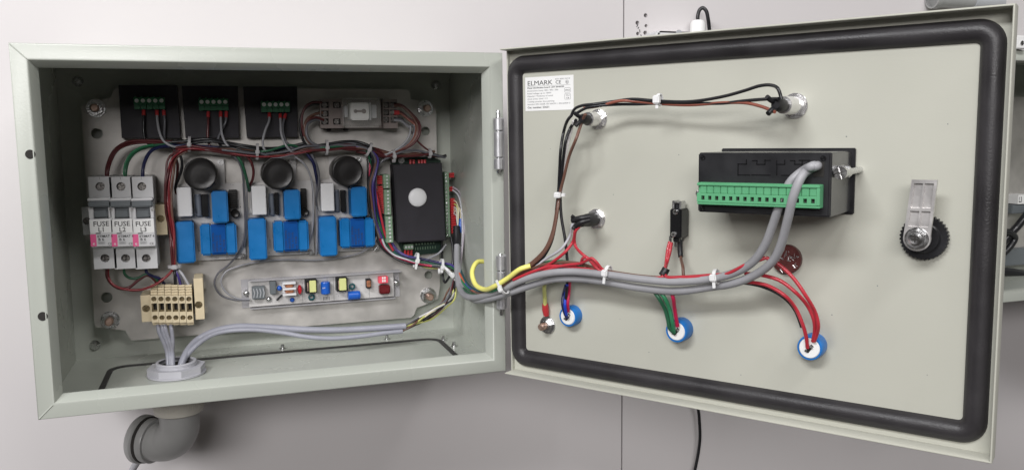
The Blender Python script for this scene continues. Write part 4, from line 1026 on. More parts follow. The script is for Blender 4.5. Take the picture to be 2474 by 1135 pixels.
# blue-ringed lamp backs
def lamp_back(label, face, back, rw, rb, spots):
    T = dthing('lamp_back', label, 'indicator lamp', back[0], back[1], 'blue and white backs of the indicator lamps')
    h = max(10, height_to(DOOR, back, face)); c = T.at(face[0], face[1], h)
    Rw = (T.at(face[0] + rw, face[1], h).x - T.at(face[0] - rw, face[1], h).x) / 2; Rb = Rw * rb
    T.part('ring', BLUER, lambda bm: lathe(bm, [(0, 0), (Rb, 0), (Rb * 1.02, h * 0.5), (Rb * 0.99, h - 1.2), (Rb * 0.93, h - 0.2), (Rw * 1.03, h - 0.2), (Rw * 1.02, h - 1.8), (0, h - 1.8)], 44, None, c.x, c.y))
    T.part('core', LABELW, lambda bm: lathe(bm, [(0, h - 1.8), (Rw, h - 1.8), (Rw, h - 0.6), (Rw - 0.6, h + 0.1), (0, h + 0.2)], 40, None, c.x, c.y))
    T.part('pin_slot', DARK, lambda bm: prism(bm, [(c.x - 3.4, c.y - 2.6), (c.x - 0.5, c.y - 3.4), (c.x + 3.4, c.y + 1.8), (c.x + 1.5, c.y + 3.4)], h + 0.1, h + 0.5))
    for dx, dy in ((-1.6, -1.4), (1.8, 1.7)):
        T.part('solder_pin', STEEL, lambda bm: box(bm, c.x + dx - 1.0, c.x + dx + 1.0, c.y + dy - 0.8, c.y + dy + 0.8, h, h + 3.0, 0.4))
    return T, h, c
l1 = lamp_back('blue-ringed lamp back with dark blue wires, beside the earth stud', (1371, 765), (1386, 761), 17, 1.25, 0)
l2 = lamp_back('blue-ringed lamp back with green wires, middle of the three', (1633, 800), (1650, 795), 21, 1.25, 0)
l3 = lamp_back('blue-ringed lamp back with red wires only, rightmost and largest in view', (1955, 841), (1973, 839), 25.5, 1.22, 0)


# earth stud with red ring lug
T = dthing('earth_stud', 'brass earth stud with washer and nut low at the left of the door', 'earth stud', 1324, 784)
T.part('washer', STEEL, lambda bm: cyl(bm, 0, 0, 0, 1.6, 8.2, 32, 0.3))
T.part('nut', STEEL, lambda bm: (hexnut(bm, 0, 0, 1.6, 6.0, 6.2, 0.2), cyl(bm, 0, 0, 6.0, 6.6, 4.8, 20, 0.2)))
T.part('stud_tip', BRASS, lambda bm: lathe(bm, [(0, 6), (3.0, 6)] + [(3.0 + (0.3 if i % 2 else 0), 7 + i * 0.7) for i in range(8)] + [(2.4, 13), (0, 13.2)], 20))

# brown round buzzer back
T = dthing('buzzer_back', 'round brown resin-filled buzzer back half hidden behind the grey cables', 'buzzer', 1903, 627)
q = T.at(1898, 627, 5); Rr = T.at(1934, 627, 5).x - q.x
T.part('disc', BROWND, lambda bm: lathe(bm, [(0, 0), (Rr, 0), (Rr, 4.0), (Rr - 0.8, 5), (0, 5)], 44, None, q.x, q.y))
def specks(bm):
    r_ = random.Random(4)
    for k in range(34):
        a = r_.uniform(0, 6.28); rr_ = Rr * 0.88 * math.sqrt(r_.random()); l = r_.uniform(0.5, 1.6); b = r_.uniform(0, 3.1)
        c_ = Vector((q.x + rr_ * math.cos(a), q.y + rr_ * math.sin(a), 5.0)); d = Vector((math.cos(b), math.sin(b), 0)) * l
        tube(bm, [c_ - d, c_ + d], r_.uniform(0.25, 0.45), 5)
T.part('solder_specks', CHROME, specks, kind='stuff')

# ================================================================== cable gland through the floor, coupling and elbow below
gq = FLOOR.at(427, 897, 3)
T = Thing('cable_gland', 'light grey plastic cable gland nut on the cabinet floor with grey cables through it', 'cable gland', FLOOR, loc=(gq.x, gq.y, 0))
T.part('lock_nut', GLAND, lambda bm: (prism(bm, circ(0, 0, 26.2, 8, 0.2), 3.0, 9.0, [circ(0, 0, 17.5, 40)], r=0), cyl(bm, 0, 0, 1.3, 3.0, 26.6, 40), ))
T.part('threaded_tube', GLAND, lambda bm: lathe(bm, [(15.4, -10), (18.6, -10), (18.6, 10)] + [(18.6 - (0.5 if i % 2 else 0), 10 + i * 0.6) for i in range(5)] + [(18.0, 13.4), (15.8, 13.4), (15.4, 12.8)], 48))
T.part('bore_floor', DARK, lambda bm: cyl(bm, 0, 0, 3, 9.0, 15.5, 32))
BELOW = Frame((gq.x, gq.y, -151.3), X_, Y_)
T = Thing('conduit_elbow', 'grey plastic conduit elbow with off-white collar hanging below the cabinet', 'conduit elbow', BELOW, loc=(0, 0, 0))
T.part('coupling', PIPEL, lambda bm: lathe(bm, [(0, 0), (22.5, 0), (22.5, -29), (21.8, -32.5), (19, -34), (0, -34)], 48))
T.part('coupling_ribs', PIPEL, lambda bm: [box(bm, 22.3 * math.cos(a) - 0.3, 22.3 * math.cos(a) + 0.3, 22.3 * math.sin(a) - 0.3, 22.3 * math.sin(a) + 0.3, -28, -18) for a in [math.radians(i * 6) for i in range(60)]], kind='stuff')
RP = 18.3
ex = FRONT.at(352, 1066, -178)   # mouth of the socket against the wall side
bend = [Vector((0, 0, -14)), Vector((0, 0, -30)), Vector((0, 0, -40)), Vector((-1, 1.5, -50)), Vector((-6, 5, -59.5)), Vector((-14, 11.5, -65)), Vector((-24, 17, -65.5)), Vector((-30, 21, -64.5))]
T.part('bend', PIPE, lambda bm: tube(bm, spline(bend, 8), RP, 40))
def socket(bm):
    d = Vector((-0.80, 0.58, 0.05)).normalized(); mx = Matrix.Translation((-25, 18, -65)) @ d.to_track_quat('Z', 'Y').to_matrix().to_4x4()
    lathe(bm, [(RP - 1, -1), (21.0, -1), (21.6, 0), (21.6, 9), (22.6, 9.6), (23.6, 11), (23.6, 15), (22.6, 16.5), (21, 17), (19.6, 16.8), (19.4, 6), (0, 6)], 44, mx)
T.part('socket_mouth', PIPE, socket)
def ringm(bm):
    d = Vector((-0.80, 0.58, 0.05)).normalized(); mx = Matrix.Translation((-25, 18, -65)) @ d.to_track_quat('Z', 'Y').to_matrix().to_4x4()
    lathe(bm, [(21.65, 5.5), (22.4, 6.2), (22.4, 8.6), (21.65, 9.2)], 44, mx)
T.part('seal_ring', DARK, ringm)

# ================================================================== things on the wall beyond
def wall_thing(name, label, cat, px, py, h=0): return Thing(name, label, cat, WALL, px, py, h)
T = wall_thing('junction_box', 'small white box on the wall behind the door, its screw lid and gland just showing', 'junction box', 1665, 90)
HB = 34
q = [T.at(a, b, HB) for a, b in ((1590, 81), (1692, 70), (1706, 70), (1716, 160), (1590, 165))]
T.part('housing', WHITEP, lambda bm: box(bm, q[0].x, q[3].x + 6, q[4].y, T.at(1660, 76, HB).y, 0, HB - 4, 2.0))
T.part('lid', WHITEP, lambda bm: box(bm, q[0].x + 1, q[3].x + 5, q[4].y + 1, T.at(1660, 77, HB).y, HB - 4, HB, 2.0))
p = T.at(1640, 78, HB)
T.part('lid_screw', LGREYP, lambda bm: screw(bm, p.x, p.y - 1.5, HB, 4.2, 0.8, 0.2))
g0 = T.at(1686, 74, 18); g1 = T.at(1686, 49, 18)
up = Matrix.Rotation(math.radians(-90), 4, 'X')
def glf(bm):
    mx = Matrix.Translation((g0.x, 0, 18)) @ up
    lathe(bm, [(0, g0.y - 8), (9.5, g0.y - 8), (9.5, g1.y - 4.5), (7.6, g1.y - 0.8), (5, g1.y), (0, g1.y)], 12, mx)
T.part('gland', LABELW, glf)
wire('thin black cable looping out of the white junction box behind the open door', 'black', 2.3, [(1686, 52, 18), (1686, 38, 18), (1691, 24, 18), (1698, 20, 20), (1706, 27, 22), (1711, 48, 22), (1714, 75, 18), (1716, 110, 12)], WALL, 'cable', 'cable')
wire('thin black cable hanging down the wall below the open door', 'black', 2.0, [(1676, 960, 8), (1686, 985, 8), (1690, 1020, 8), (1691, 1060, 8), (1686, 1100, 8), (1679, 1135, 8), (1672, 1180, 8)], WALL, 'cable', 'cable')
wire('thin grey cable leaving the mouth of the conduit elbow', 'cable', 3.4, [(352, 1092, -140), (334, 1112, -145), (320, 1135, -150), (306, 1180, -155)], FRONT, 'cable', 'cable')
T = wall_thing('conduit_pipe', 'grey conduit pipe on the wall, just above the top right corner of the door', 'conduit', 2330, 5)
ya = T.at(2330, 2, 14).y; xA, xB, xC = T.at(2253, 5, 14).x, T.at(2345, 5, 14).x, T.at(2411, 5, 14).x
rot = Matrix.Rotation(math.radians(90), 4, 'Y')
T.part('pipe', PIPE, lambda bm: lathe(bm, [(0, xA + 6), (10.8, xA + 6), (10.8, xC), (0, xC)], 32, Matrix.Translation((0, ya, 14)) @ rot))
T.part('sleeve', LGREYP, lambda bm: lathe(bm, [(11, xB), (12.3, xB), (12.3, xC + 2), (11, xC + 2)], 32, Matrix.Translation((0, ya, 14)) @ rot))
T.part('collar', PIPE, lambda bm: lathe(bm, [(10.5, xA - 1), (12.8, xA - 1), (12.8, xA + 7), (10.9, xA + 7)], 32, Matrix.Translation((0, ya, 14)) @ rot))

# neighbouring cabinet at the right edge
NB = Frame((0, 20, 0), X_, Z_)
T = Thing('electrical_cabinet', 'neighbouring open grey cabinet on the wall, mostly cut off at the right edge', 'electrical cabinet', NB, 2474, 420, 0)
nx0 = T.at(2405, 420, 0).x; nx1 = nx0 + 330; ny1 = T.at(2465, 121, 0).y; ny0 = T.at(2450, 729, 0).y
def nrim(bm):
    cx, cy = (nx0 + nx1) / 2, (ny0 + ny1) / 2
    t = bmesh.new(); mitred(t, (nx1 - nx0) / 2, (ny1 - ny0) / 2, [(0, -14), (0, -1), (1.2, 0), (11, 1.2), (12.4, 0.6), (14.5, -8), (14.0, -10)]); merge(bm, t, Matrix.Translation((cx, cy, 0)))
T.part('front_rim', PAINT, nrim, ang=0.9)
def nshell(bm):
    D = 178
    box(bm, nx0, nx0 + 1.5, ny0, ny1, -D, -1.4); box(bm, nx1 - 1.5, nx1, ny0, ny1, -D, -1.4)
    box(bm, nx0 + 1.5, nx1 - 1.5, ny1 - 1.5, ny1, -D, -1.4); box(bm, nx0 + 1.5, nx1 - 1.5, ny0, ny0 + 1.5, -D, -1.4)
    box(bm, nx0 + 1.5, nx1 - 1.5, ny0 + 1.5, ny1 - 1.5, -D, -D + 1.5)
T.part('shell', PAINT, nshell)
NP = Frame((0, 184, 0), X_, Z_)
T2 = Thing('mounting_plate', 'steel mounting plate inside the neighbouring cabinet at the right edge', 'mounting plate', NP, 2474, 450, 0)
a = T2.at(2425, 450, 0)
T2.part('plate_sheet', GALV, lambda bm: box(bm, a.x - 20, a.x + 220, T2.at(2474, 640, 0).y, T2.at(2474, 235, 0).y, 0, 1.5, 0.2))
T3 = Thing('terminal_marker', 'grey terminal with a white L3 marker in the neighbouring cabinet, at the right edge', 'terminal', NP, 2474, 485, 1.5)
T3.part('body', GREYP, lambda bm: box(bm, T3.at(2440, 500, 20).x, T3.at(2440, 500, 20).x + 60, T3.at(2460, 515, 20).y, T3.at(2460, 494, 20).y, 0, 22, 0.8))
lx, ly0, ly1 = T3.at(2457.5, 485, 24).x, T3.at(2460, 493, 24).y, T3.at(2460, 471, 24).y
lb = T3.part('marker', LABELW, lambda bm: box(bm, lx, lx + 26, ly0, ly1, 0, 24, 0.2))
T3.text('marker_print', 'L3', lx + 1.2, ly0 + (ly1 - ly0) * 0.2, 24.1, (ly1 - ly0) * 0.6, INK, parent=lb, sx=0.55, bold=0.1)
T3.part('grey_box', GREYP, lambda bm: box(bm, T3.at(2428, 515, 12).x, T3.at(2428, 515, 12).x + 70, T3.at(2460, 640, 12).y, T3.at(2460, 600, 12).y, 0, 12, 0.8))
wire('upper thick black cable in the neighbouring cabinet', 'black', 5.5, [(2420, 590, 20), (2440, 566, 25), (2460, 545, 30), (2480, 520, 30), (2500, 490, 20)], NP, 'cable', 'cable')
wire('black cable bent back like a hook in the neighbouring cabinet', 'black', 4.6, [(2425, 612, 22), (2440, 596, 26), (2452, 575, 28), (2440, 562, 30), (2425, 560, 30), (2500, 562, 30)][0:5], NP, 'cable', 'cable')
wire('lower thick black cable in the neighbouring cabinet', 'black', 6.0, [(2415, 655, 25), (2440, 657, 28), (2465, 661, 30), (2500, 670, 30)], NP, 'cable', 'cable')
T = Thing('terminal_cover', 'small white plastic piece above the neighbouring cabinet, at the right edge', 'plastic cover', NB, 2474, 102, 0)
x0, x1, y0, y1 = T.rect(2460, 86, 2490, 118, 10)
T.part('housing', LABELW, lambda bm: box(bm, x0, x1, y0, y1, -30, 8, 1.0)); T.part('cover_screw', STEEL, lambda bm: screw(bm, T.at(2472, 104, 10).x, T.at(2472, 104, 10).y, 8, 2.6, 1, 0.4))

# ================================================================== wires inside the cabinet
GT = 'wires from the green terminals into the top harness'
def W1(lab, col, pts, fer=(), r=1.25, g=None, jit=0, **k):
    q = [pts[0]]
    for p in pts[1:-1]:
        if isinstance(p[0], str): q.append(p); continue
        q.append((p[0] + rnd.uniform(-jit, jit), p[1] + rnd.uniform(-jit, jit), p[2] + rnd.uniform(-jit, jit) * 0.8))
    pts = q + [pts[-1]]
    return wire(lab, col, r, pts, PLATE, group=g, fer=fer, **k)
# module 1
W1('black wire with faded ferrule, second terminal of the leftmost black module', 'black', [(347, 266, 14), (347, 290, 17), (347, 318, 18), (352, 340, 20), (366, 352, 22), (390, 356, 22)], (0,), g=GT)
W1('grey wire with red ferrule, fourth terminal of the leftmost black module', 'grey', [(379, 267, 14), (380, 290, 18), (385, 318, 22), (395, 340, 26), (415, 353, 28), (440, 356, 26)], (0,), g=GT)
W1('dark wire with red ferrule, last terminal of the leftmost black module', 'dgrey', [(395, 267, 14), (398, 295, 17), (397, 330, 16), (400, 348, 16), (425, 362, 18)], (0,), g=GT)
# module 2
W1('dark red wire below the second terminal of the middle black module', 'maroon', [(503, 270, 14), (503, 300, 18), (502, 330, 20), (507, 352, 22), (530, 365, 22)], (0,), g=GT)
W1('light grey wire below the fourth terminal of the middle black module', 'grey', [(533, 270, 14), (534, 300, 20), (538, 330, 26), (550, 352, 30), (575, 368, 30), (610, 370, 28)], (0,), g=GT)
W1('short dark wire below the last terminal of the middle black module', 'dgrey', [(547, 270, 14), (545, 295, 17), (534, 318, 16), (527, 340, 15), (540, 360, 15)], (0,), g=GT)
# module 3
W1('grey wire bowing left below the module beside the clear-covered relay', 'grey', [(651, 274, 14), (650, 292, 20), (640, 318, 25), (635, 345, 30), (640, 362, 32), (660, 368, 30)], (0,), g=GT)
W1('grey wire with red ferrule, fourth terminal beside the clear-covered relay', 'grey', [(677, 276, 14), (678, 300, 22), (680, 325, 27), (690, 350, 32), (710, 370, 32), (735, 368, 30)], (0,), g=GT)
W1('grey wire with red ferrule, last terminal beside the clear-covered relay', 'dgrey', [(690, 276, 14), (684, 300, 20), (684, 322, 24), (693, 345, 28), (714, 362, 29), (738, 352, 27)], (0,), g=GT)
# wires into the breaker tops
GB = 'wires curving down into the tops of the breakers'
W1('dark red wire curving down into the top of the left breaker', 'maroon', [(257, 432, 38), (257, 415, 38), (262, 392, 34), (276, 364, 30), (304, 345, 26), (338, 340, 24), (400, 342, 22), (460, 346, 22)], g=GB, r=1.45)
W1('second dark red wire just right of the first on the left breaker', 'maroon', [(259, 432, 38), (262, 410, 37), (270, 385, 33), (285, 362, 30), (310, 350, 26), (345, 345, 24), (400, 348, 22)], g=GB)
W1('green wire curving into the top of the middle breaker', 'green', [(303, 432, 38), (304, 412, 38), (312, 385, 34), (330, 366, 30), (352, 356, 27), (390, 350, 24), (440, 352, 22)], g=GB, r=1.5)
W1('lighter green wire beside it, arching over the middle breaker', 'lgreen', [(302, 432, 38), (300, 415, 38), (306, 388, 35), (320, 368, 32), (342, 356, 30), (370, 350, 26)], g=GB, r=1.1)
W1('thick dark blue wire curving into the top of the right breaker', 'navy', [(345, 432, 38), (345, 412, 38), (350, 390, 35), (362, 368, 31), (378, 358, 28), (410, 352, 24), (470, 350, 22)], g=GB, r=1.7)
# top harness: long wires side by side
GH = 'long wires tied into the harness along the top'
def harness(lab, col, pts, r=1.3): return W1(lab, col, pts, g=GH, r=r, jit=3.5)
harness('topmost black wire of the harness under the black modules', 'black', [(400, 345, 22), (457, 342, 24), (500, 338, 26), (550, 342, 26), (600, 353, 25), (650, 356, 24), (700, 354, 24), (735, 347, 22)], 1.6)
harness('black wire arching from the first harness tie to the relay', 'black', [(420, 352, 24), (460, 349, 26), (510, 344, 28), (560, 350, 28), (620, 362, 27), (680, 364, 26), (730, 352, 26), (780, 352, 26), (850, 345, 26), (892, 360, 26), (903, 378, 24)], 1.7)
harness('dark blue wire in the middle of the top harness', 'navy', [(380, 357, 22), (440, 352, 25), (500, 352, 26), (560, 360, 26), (620, 366, 26), (690, 360, 26), (760, 355, 27), (830, 350, 26), (885, 362, 25), (897, 382, 24)], 1.4)
harness('dark red wire low in the top harness, over the round capacitors', 'maroon', [(425, 358, 28), (455, 355, 30), (510, 360, 32), (560, 368, 32), (620, 376, 32), (680, 374, 32), (740, 362, 32), (800, 356, 30), (850, 358, 29), (900, 364, 28), (940, 372, 24), (985, 374, 22)], 1.4)
harness('crimson wire along the lower edge of the top harness', 'dred', [(430, 362, 30), (470, 360, 32), (540, 370, 34), (620, 378, 34), (700, 378, 34), (760, 366, 33), (830, 360, 30)], 1.0)
harness('second dark red wire below the crimson one in the top harness', 'maroon', [(418, 364, 28), (450, 360, 30), (500, 366, 32), (560, 374, 32), (640, 380, 30), (700, 372, 30), (770, 362, 30), (840, 352, 29), (885, 354, 28), (925, 368, 24), (960, 376, 20)], 1.4)
harness('grey wire threading the top harness towards the control unit', 'dgrey', [(440, 356, 27), (500, 357, 30), (570, 366, 33), (640, 370, 33), (700, 362, 33), (740, 352, 31), (800, 352, 29), (860, 350, 28), (893, 358, 28), (915, 376, 26), (905, 400, 20)], 1.2)
harness('green wire bowing across the top harness beside the relay', 'green', [(600, 368, 30), (650, 362, 33), (700, 352, 32), (730, 358, 30), (790, 358, 30), (850, 352, 31), (880, 362, 30), (895, 380, 28), (900, 410, 24)], 1.2)
harness('brown wire passing under the ties at the right of the top harness', 'brown', [(740, 370, 24), (800, 362, 25), (860, 360, 26), (905, 366, 26), (950, 374, 24), (1000, 372, 22), (1050, 366, 20)], 1.5)
harness('dark red wire running on to the right edge of the plate', 'maroon', [(860, 366, 24), (905, 372, 26), (955, 378, 26), (1000, 370, 24), (1040, 374, 22), (1070, 379, 20)], 1.4)
harness('black wire ending in a cut tail at the right edge of the plate', 'black', [(960, 372, 22), (1000, 374, 24), (1040, 372, 24), (1065, 376, 24), (1078, 376, 24)], 1.6)
harness('grey wire from the right harness end, bending down the side of the control unit', 'dgrey', [(1076, 381, 24), (1046, 373, 26), (1010, 367, 27), (975, 369, 28), (945, 377, 28), (920, 391, 28), (906, 412, 28), (900, 440, 28), (897, 475, 27), (900, 510, 26), (906, 545, 24)], 1.3)
harness('dark grey wire sagging from the second tie to the third in the top harness', 'dgrey', [(622, 366, 34), (660, 378, 34), (700, 376, 34), (745, 362, 33), (791, 357, 32), (840, 346, 30), (893, 360, 30)], 1.2)
harness('black wire bowing highest over the third round capacitor', 'black', [(740, 356, 30), (791, 352, 32), (830, 341, 30), (865, 343, 30), (893, 356, 30), (912, 372, 28)], 1.5)
harness('brown wire woven through the middle of the top harness', 'brown', [(457, 352, 28), (520, 356, 30), (580, 362, 30), (622, 368, 32), (690, 372, 32), (745, 360, 30), (791, 358, 32)], 1.3)
harness('dark red wire woven through the right of the top harness', 'maroon', [(690, 374, 34), (740, 366, 34), (791, 360, 33), (850, 354, 32), (893, 364, 32), (930, 378, 30), (953, 378, 30), (1000, 375, 28), (1040, 372, 28)], 1.3)
harness('black wire dipping below the harness between the first two ties', 'black', [(457, 350, 30), (500, 360, 32), (550, 358, 32), (590, 362, 32), (622, 370, 33)], 1.5)
GK = 'wires bending down out of the top harness beside the third round capacitor'
for i, (lab, col, o_) in enumerate((('black wire bending down left of the control unit', 'black', -6), ('dark grey wire bending down left of the control unit', 'dgrey', 0), ('purple wire bending down left of the control unit', 'purple', 5), ('brown wire bending down left of the control unit', 'brown', -2))):
    W1(lab, col, [(860, 350 + i * 2, 32), (893, 364, 33), (908 + o_, 385, 31), (905 + o_, 412, 29), (897 + o_, 445, 28), (898 + o_, 490, 26), (906 + o_, 540, 22), (918 + o_, 575, 18)], g=GK, r=1.3, jit=2)
# relay wires
GR = 'wires looping out of the relay socket'
W1('black wire looping down from the upper left of the relay socket', 'black', [(776, 252, 22), (757, 252, 24), (738, 262, 26), (727, 285, 26), (726, 315, 26), (733, 340, 26), (745, 355, 26), (790, 362, 26)], g=GR, r=1.5)
W1('dark red wire looping down from the upper left of the relay socket', 'maroon', [(778, 248, 24), (758, 247, 26), (740, 256, 28), (731, 275, 28), (729, 300, 28), (735, 330, 28)], g=GR)
W1('brown wire from the lower left relay terminal', 'brown', [(780, 272, 22), (762, 276, 24), (745, 285, 26), (737, 302, 28), (737, 325, 28), (748, 344, 28), (770, 355, 28), (800, 358, 28)], g=GR, r=1.5)
W1('grey wire from the lower left relay terminal, looping nearest the socket', 'dgrey', [(780, 292, 22), (760, 290, 24), (744, 300, 28), (740, 320, 30), (750, 342, 31), (775, 354, 31), (820, 352, 31), (870, 352, 30)], g=GR, r=1.5)
W1('dark red wire between the left relay loops', 'maroon', [(782, 290, 24), (765, 284, 26), (752, 286, 27), (742, 294, 27), (733, 312, 25)], g=GR)
for i, (lab, col, y0_, bx) in enumerate((('outermost dark red loop at the right of the relay socket', 'maroon', 253, 1014), ('brown loop inside the outermost one, right of the relay socket', 'brown', 256, 1007),
                                        ('dark red loop from the middle right relay terminal', 'maroon', 271, 1010), ('red-brown loop from the middle right relay terminal', 'rust', 274, 1002),
                                        ('grey loop from the lower right relay terminal', 'dgrey', 288, 1000), ('innermost grey loop at the right of the relay socket', 'grey', 291, 991))):
    W1(lab, col, [(952, y0_, 24), (968, y0_ + 1, 24), (988, y0_ + 16, 26), (bx, 300 + i, 28), (bx - 1, 325, 28), (bx - 14, 346, 28), (965 - i * 3, 366, 26), (945 - i * 4, 376, 24)], (0,) if i in (2, 3) else (), g=GR, r=1.3)
W1('thin dark red wire crossing down to the right harness end', 'maroon', [(985, 300, 20), (1000, 330, 24), (1020, 352, 24), (1045, 370, 22)], r=1.0)
# drop on the left of the first board: a bundle of dark red wires
GV = 'bundle of dark red wires dropping beside the breakers'
for i, (lab, col) in enumerate((('leftmost dark red wire of the bundle beside the breakers', 'maroon'), ('second wire of the dark red bundle beside the breakers', 'maroon'), ('third red wire in the bundle beside the breakers', 'red'),
                                ('fourth red wire in the bundle beside the breakers', 'crimson'), ('rightmost brown wire of the bundle beside the breakers', 'brown'))):
    o_ = i * 4.2
    W1(lab, col if i not in (2, 3) else 'dred', [(450 + o_, 358 + i, 28), (428 + o_, 364 + i, 30), (408 + o_, 385, 31), (400 + o_, 420, 32), (398 + o_, 460, 33), (402 + o_ * .9, 510, 34), (409 + o_ * .7, 560, 34), (415 + o_ * .45, 605, 34), (417 + o_ * .4, 642, 34)], g=GV, r=1.15, jit=3.0)
W1('black wire leaving the bundle for the top of the left circuit board', 'black', [(420, 362, 28), (436, 378, 28), (440, 400, 26), (432, 430, 22), (424, 452, 16), (425, 465, 10)], r=1.4)
W1('dark red wire beside it, ending on the left circuit board', 'maroon', [(418, 372, 26), (428, 392, 24), (428, 425, 20), (424, 455, 14), (427, 468, 10)], r=1.3)
# wires out of the breaker bottoms to the beige terminals
GO = 'wires leaving the breaker bottoms for the beige terminals'
W1('red wire sagging lowest from the left breaker to the beige terminals', 'dred', [(261, 645, 34), (262, 668, 34), (272, 686, 36), (295, 697, 38), (338, 700, 40), (375, 687, 42), (402, 668, 42), (419, 650, 38)], g=GO, r=1.25)
W1('thick dark red wire from the left breaker bottom', 'maroon', [(258, 645, 34), (259, 668, 34), (270, 686, 34), (290, 697, 34), (312, 694, 34), (335, 676, 34), (356, 665, 34), (372, 675, 30), (382, 690, 26)], g=GO, r=1.4)
W1('dark green wire from the middle breaker bottom', 'green', [(300, 645, 34), (301, 660, 34), (311, 670, 34), (330, 672, 34), (356, 662, 34), (374, 670, 32), (388, 690, 28)], g=GO, r=1.4)
W1('dark blue wire from the right breaker bottom', 'navy', [(353, 645, 34), (354, 657, 34), (364, 665, 34), (384, 672, 32), (402, 692, 28)], g=GO, r=1.5)
GT2 = 'short wires between the grey tie and the beige terminals'
W1('black wire dropping from the tie into the beige terminals', 'black', [(421, 645, 34), (423, 665, 36), (424, 690, 34)], g=GT2, r=1.6)
W1('purple wire beside the black one above the beige terminals', 'purple', [(423, 645, 34), (430, 665, 36), (437, 690, 34)], g=GT2, r=1.2)
W1('dark grey wire above the fifth beige terminal', 'dgrey', [(424, 645, 34), (434, 662, 36), (444, 690, 34)], g=GT2, r=1.2)
W1('light grey wire above the last beige terminal', 'lgrey', [(425, 645, 34), (440, 662, 36), (457, 690, 34)], g=GT2, r=1.3)
W1('red wire above the first beige terminal', 'maroon', [(395, 672, 34), (385, 680, 34), (376, 692, 32)], g=GT2, r=1.2)
# wires in the gaps between the boards
GG = 'thin wires hanging in the gaps between the boards'
W1('left thin grey-green wire between first and second board', 'dgrey', [(556, 372, 28), (572, 385, 28), (584, 410, 26), (589, 450, 24), (592, 500, 22), (592, 540, 20), (589, 577, 18), (578, 608, 14), (552, 640, 10), (527, 660, 8), (518, 685, 8), (532, 711, 8), (562, 723, 8), (603, 724, 10)], r=1.0, g=GG)
W1('green wire between first and second board', 'green', [(570, 372, 28), (583, 392, 28), (594, 425, 24), (600, 452, 16), (602, 461, 9)], r=1.5, g=GG)
W1('dark red wire curving beside the second round capacitor', 'maroon', [(590, 372, 28), (605, 388, 28), (612, 410, 26), (611, 430, 22), (604, 448, 12)], r=1.4, g=GG)
W1('thin grey wire left of the second board', 'grey', [(595, 440, 14), (597, 480, 16), (597, 530, 16), (593, 575, 14), (590, 596, 9)], r=1.0, g=GG)
W1('thin grey wire right of the second round capacitor', 'grey', [(712, 378, 30), (735, 396, 28), (750, 425, 26), (757, 465, 24), (757, 510, 22), (755, 550, 18), (748, 580, 14), (742, 604, 9)], r=1.1, g=GG)
W1('dark blue wire between second and third board', 'navy', [(742, 372, 28), (756, 392, 28), (763, 420, 24), (768, 450, 12), (768, 458, 9)], r=1.6, g=GG)
W1('grey wire close to the dark blue one between second and third board', 'dgrey', [(752, 372, 28), (764, 395, 28), (770, 420, 26), (770, 445, 24), (764, 480, 20), (766, 505, 14)], r=1.2, g=GG)
W1('thin light grey wire left of the third board', 'grey', [(763, 440, 14), (764, 490, 16), (766, 540, 16), (765, 600, 12), (764, 614, 9)], r=1.0, g=GG)
W1('long thin grey wire running under the blue boards', 'grey', [(603, 722, 10), (572, 720, 8), (545, 704, 8), (534, 680, 8), (545, 657, 8), (580, 642, 8), (620, 633, 8), (680, 627, 8), (760, 628, 8), (830, 621, 8), (880, 606, 12), (907, 580, 18), (912, 545, 20)], r=0.9)
# bundle down the left side of the control unit
GC = 'wires bundled down the left side of the control unit and along its foot'
for i, (lab, col, o_, r) in enumerate((('black wire nearest the third board in the bundle', 'black', -9, 1.5), ('crimson wire sweeping round the left foot of the control unit', 'crimson', -3, 1.4),
                                       ('white-grey wire beside the crimson one round the foot', 'lgrey', 2, 1.3), ('dark green wire round the foot of the control unit', 'green', 7, 1.3),
                                       ('petrol blue wire round the foot of the control unit', 'teal', 12, 1.5), ('dark blue wire round the foot of the control unit', 'navy', 16, 1.4),
                                       ('purple wire, innermost round the foot of the control unit', 'purple', 20, 1.3))):
    yo = -i * 2.6
    W1(lab, col, [(896 + o_ * .6, 385, 24), (893 + o_ * .6, 420, 24), (897 + o_ * .6, 470, 22), (906 + o_ * .7, 520, 20), (915 + o_ * .9, 560, 18), (930 + o_ * .8, 598 + yo, 16), (952 + o_ * .5, 620 + yo, 18), (985, 634 + yo, 22), (1020, 640 + yo, 26), (1060, 645 + yo * .8, 32), (1092, 650 + yo * .7, 40), (1108, 662 + yo * .4, 50)], r=r * .9, g=GC, jit=2.2)
W1('red wire rising beside the left terminal strip', 'red', [(903, 440, 20), (912, 480, 22), (922, 530, 22), (932, 570, 20), (950, 605, 18)], r=1.3)
W1('thin yellow wire under the purple bundle near the lower right nut', 'yg', [(1000, 634, 20), (1030, 646, 22), (1062, 649, 26), (1090, 656, 34)], r=1.0)
W1('grey wire curving from the foot terminals to the right bundle', 'grey', [(1078, 590, 16), (1062, 610, 16), (1040, 622, 18), (1018, 630, 20)], r=1.2)
W1('black wire dropping at the right of the control unit', 'black', [(1067, 575, 12), (1068, 610, 12), (1069, 660, 14), (1075, 682, 20), (1086, 668, 26)], r=1.3)
W1('black wire inside the right bundle beside the grey cable', 'black', [(1088, 565, 18), (1093, 590, 22), (1095, 620, 26), (1092, 650, 30)], r=1.6)
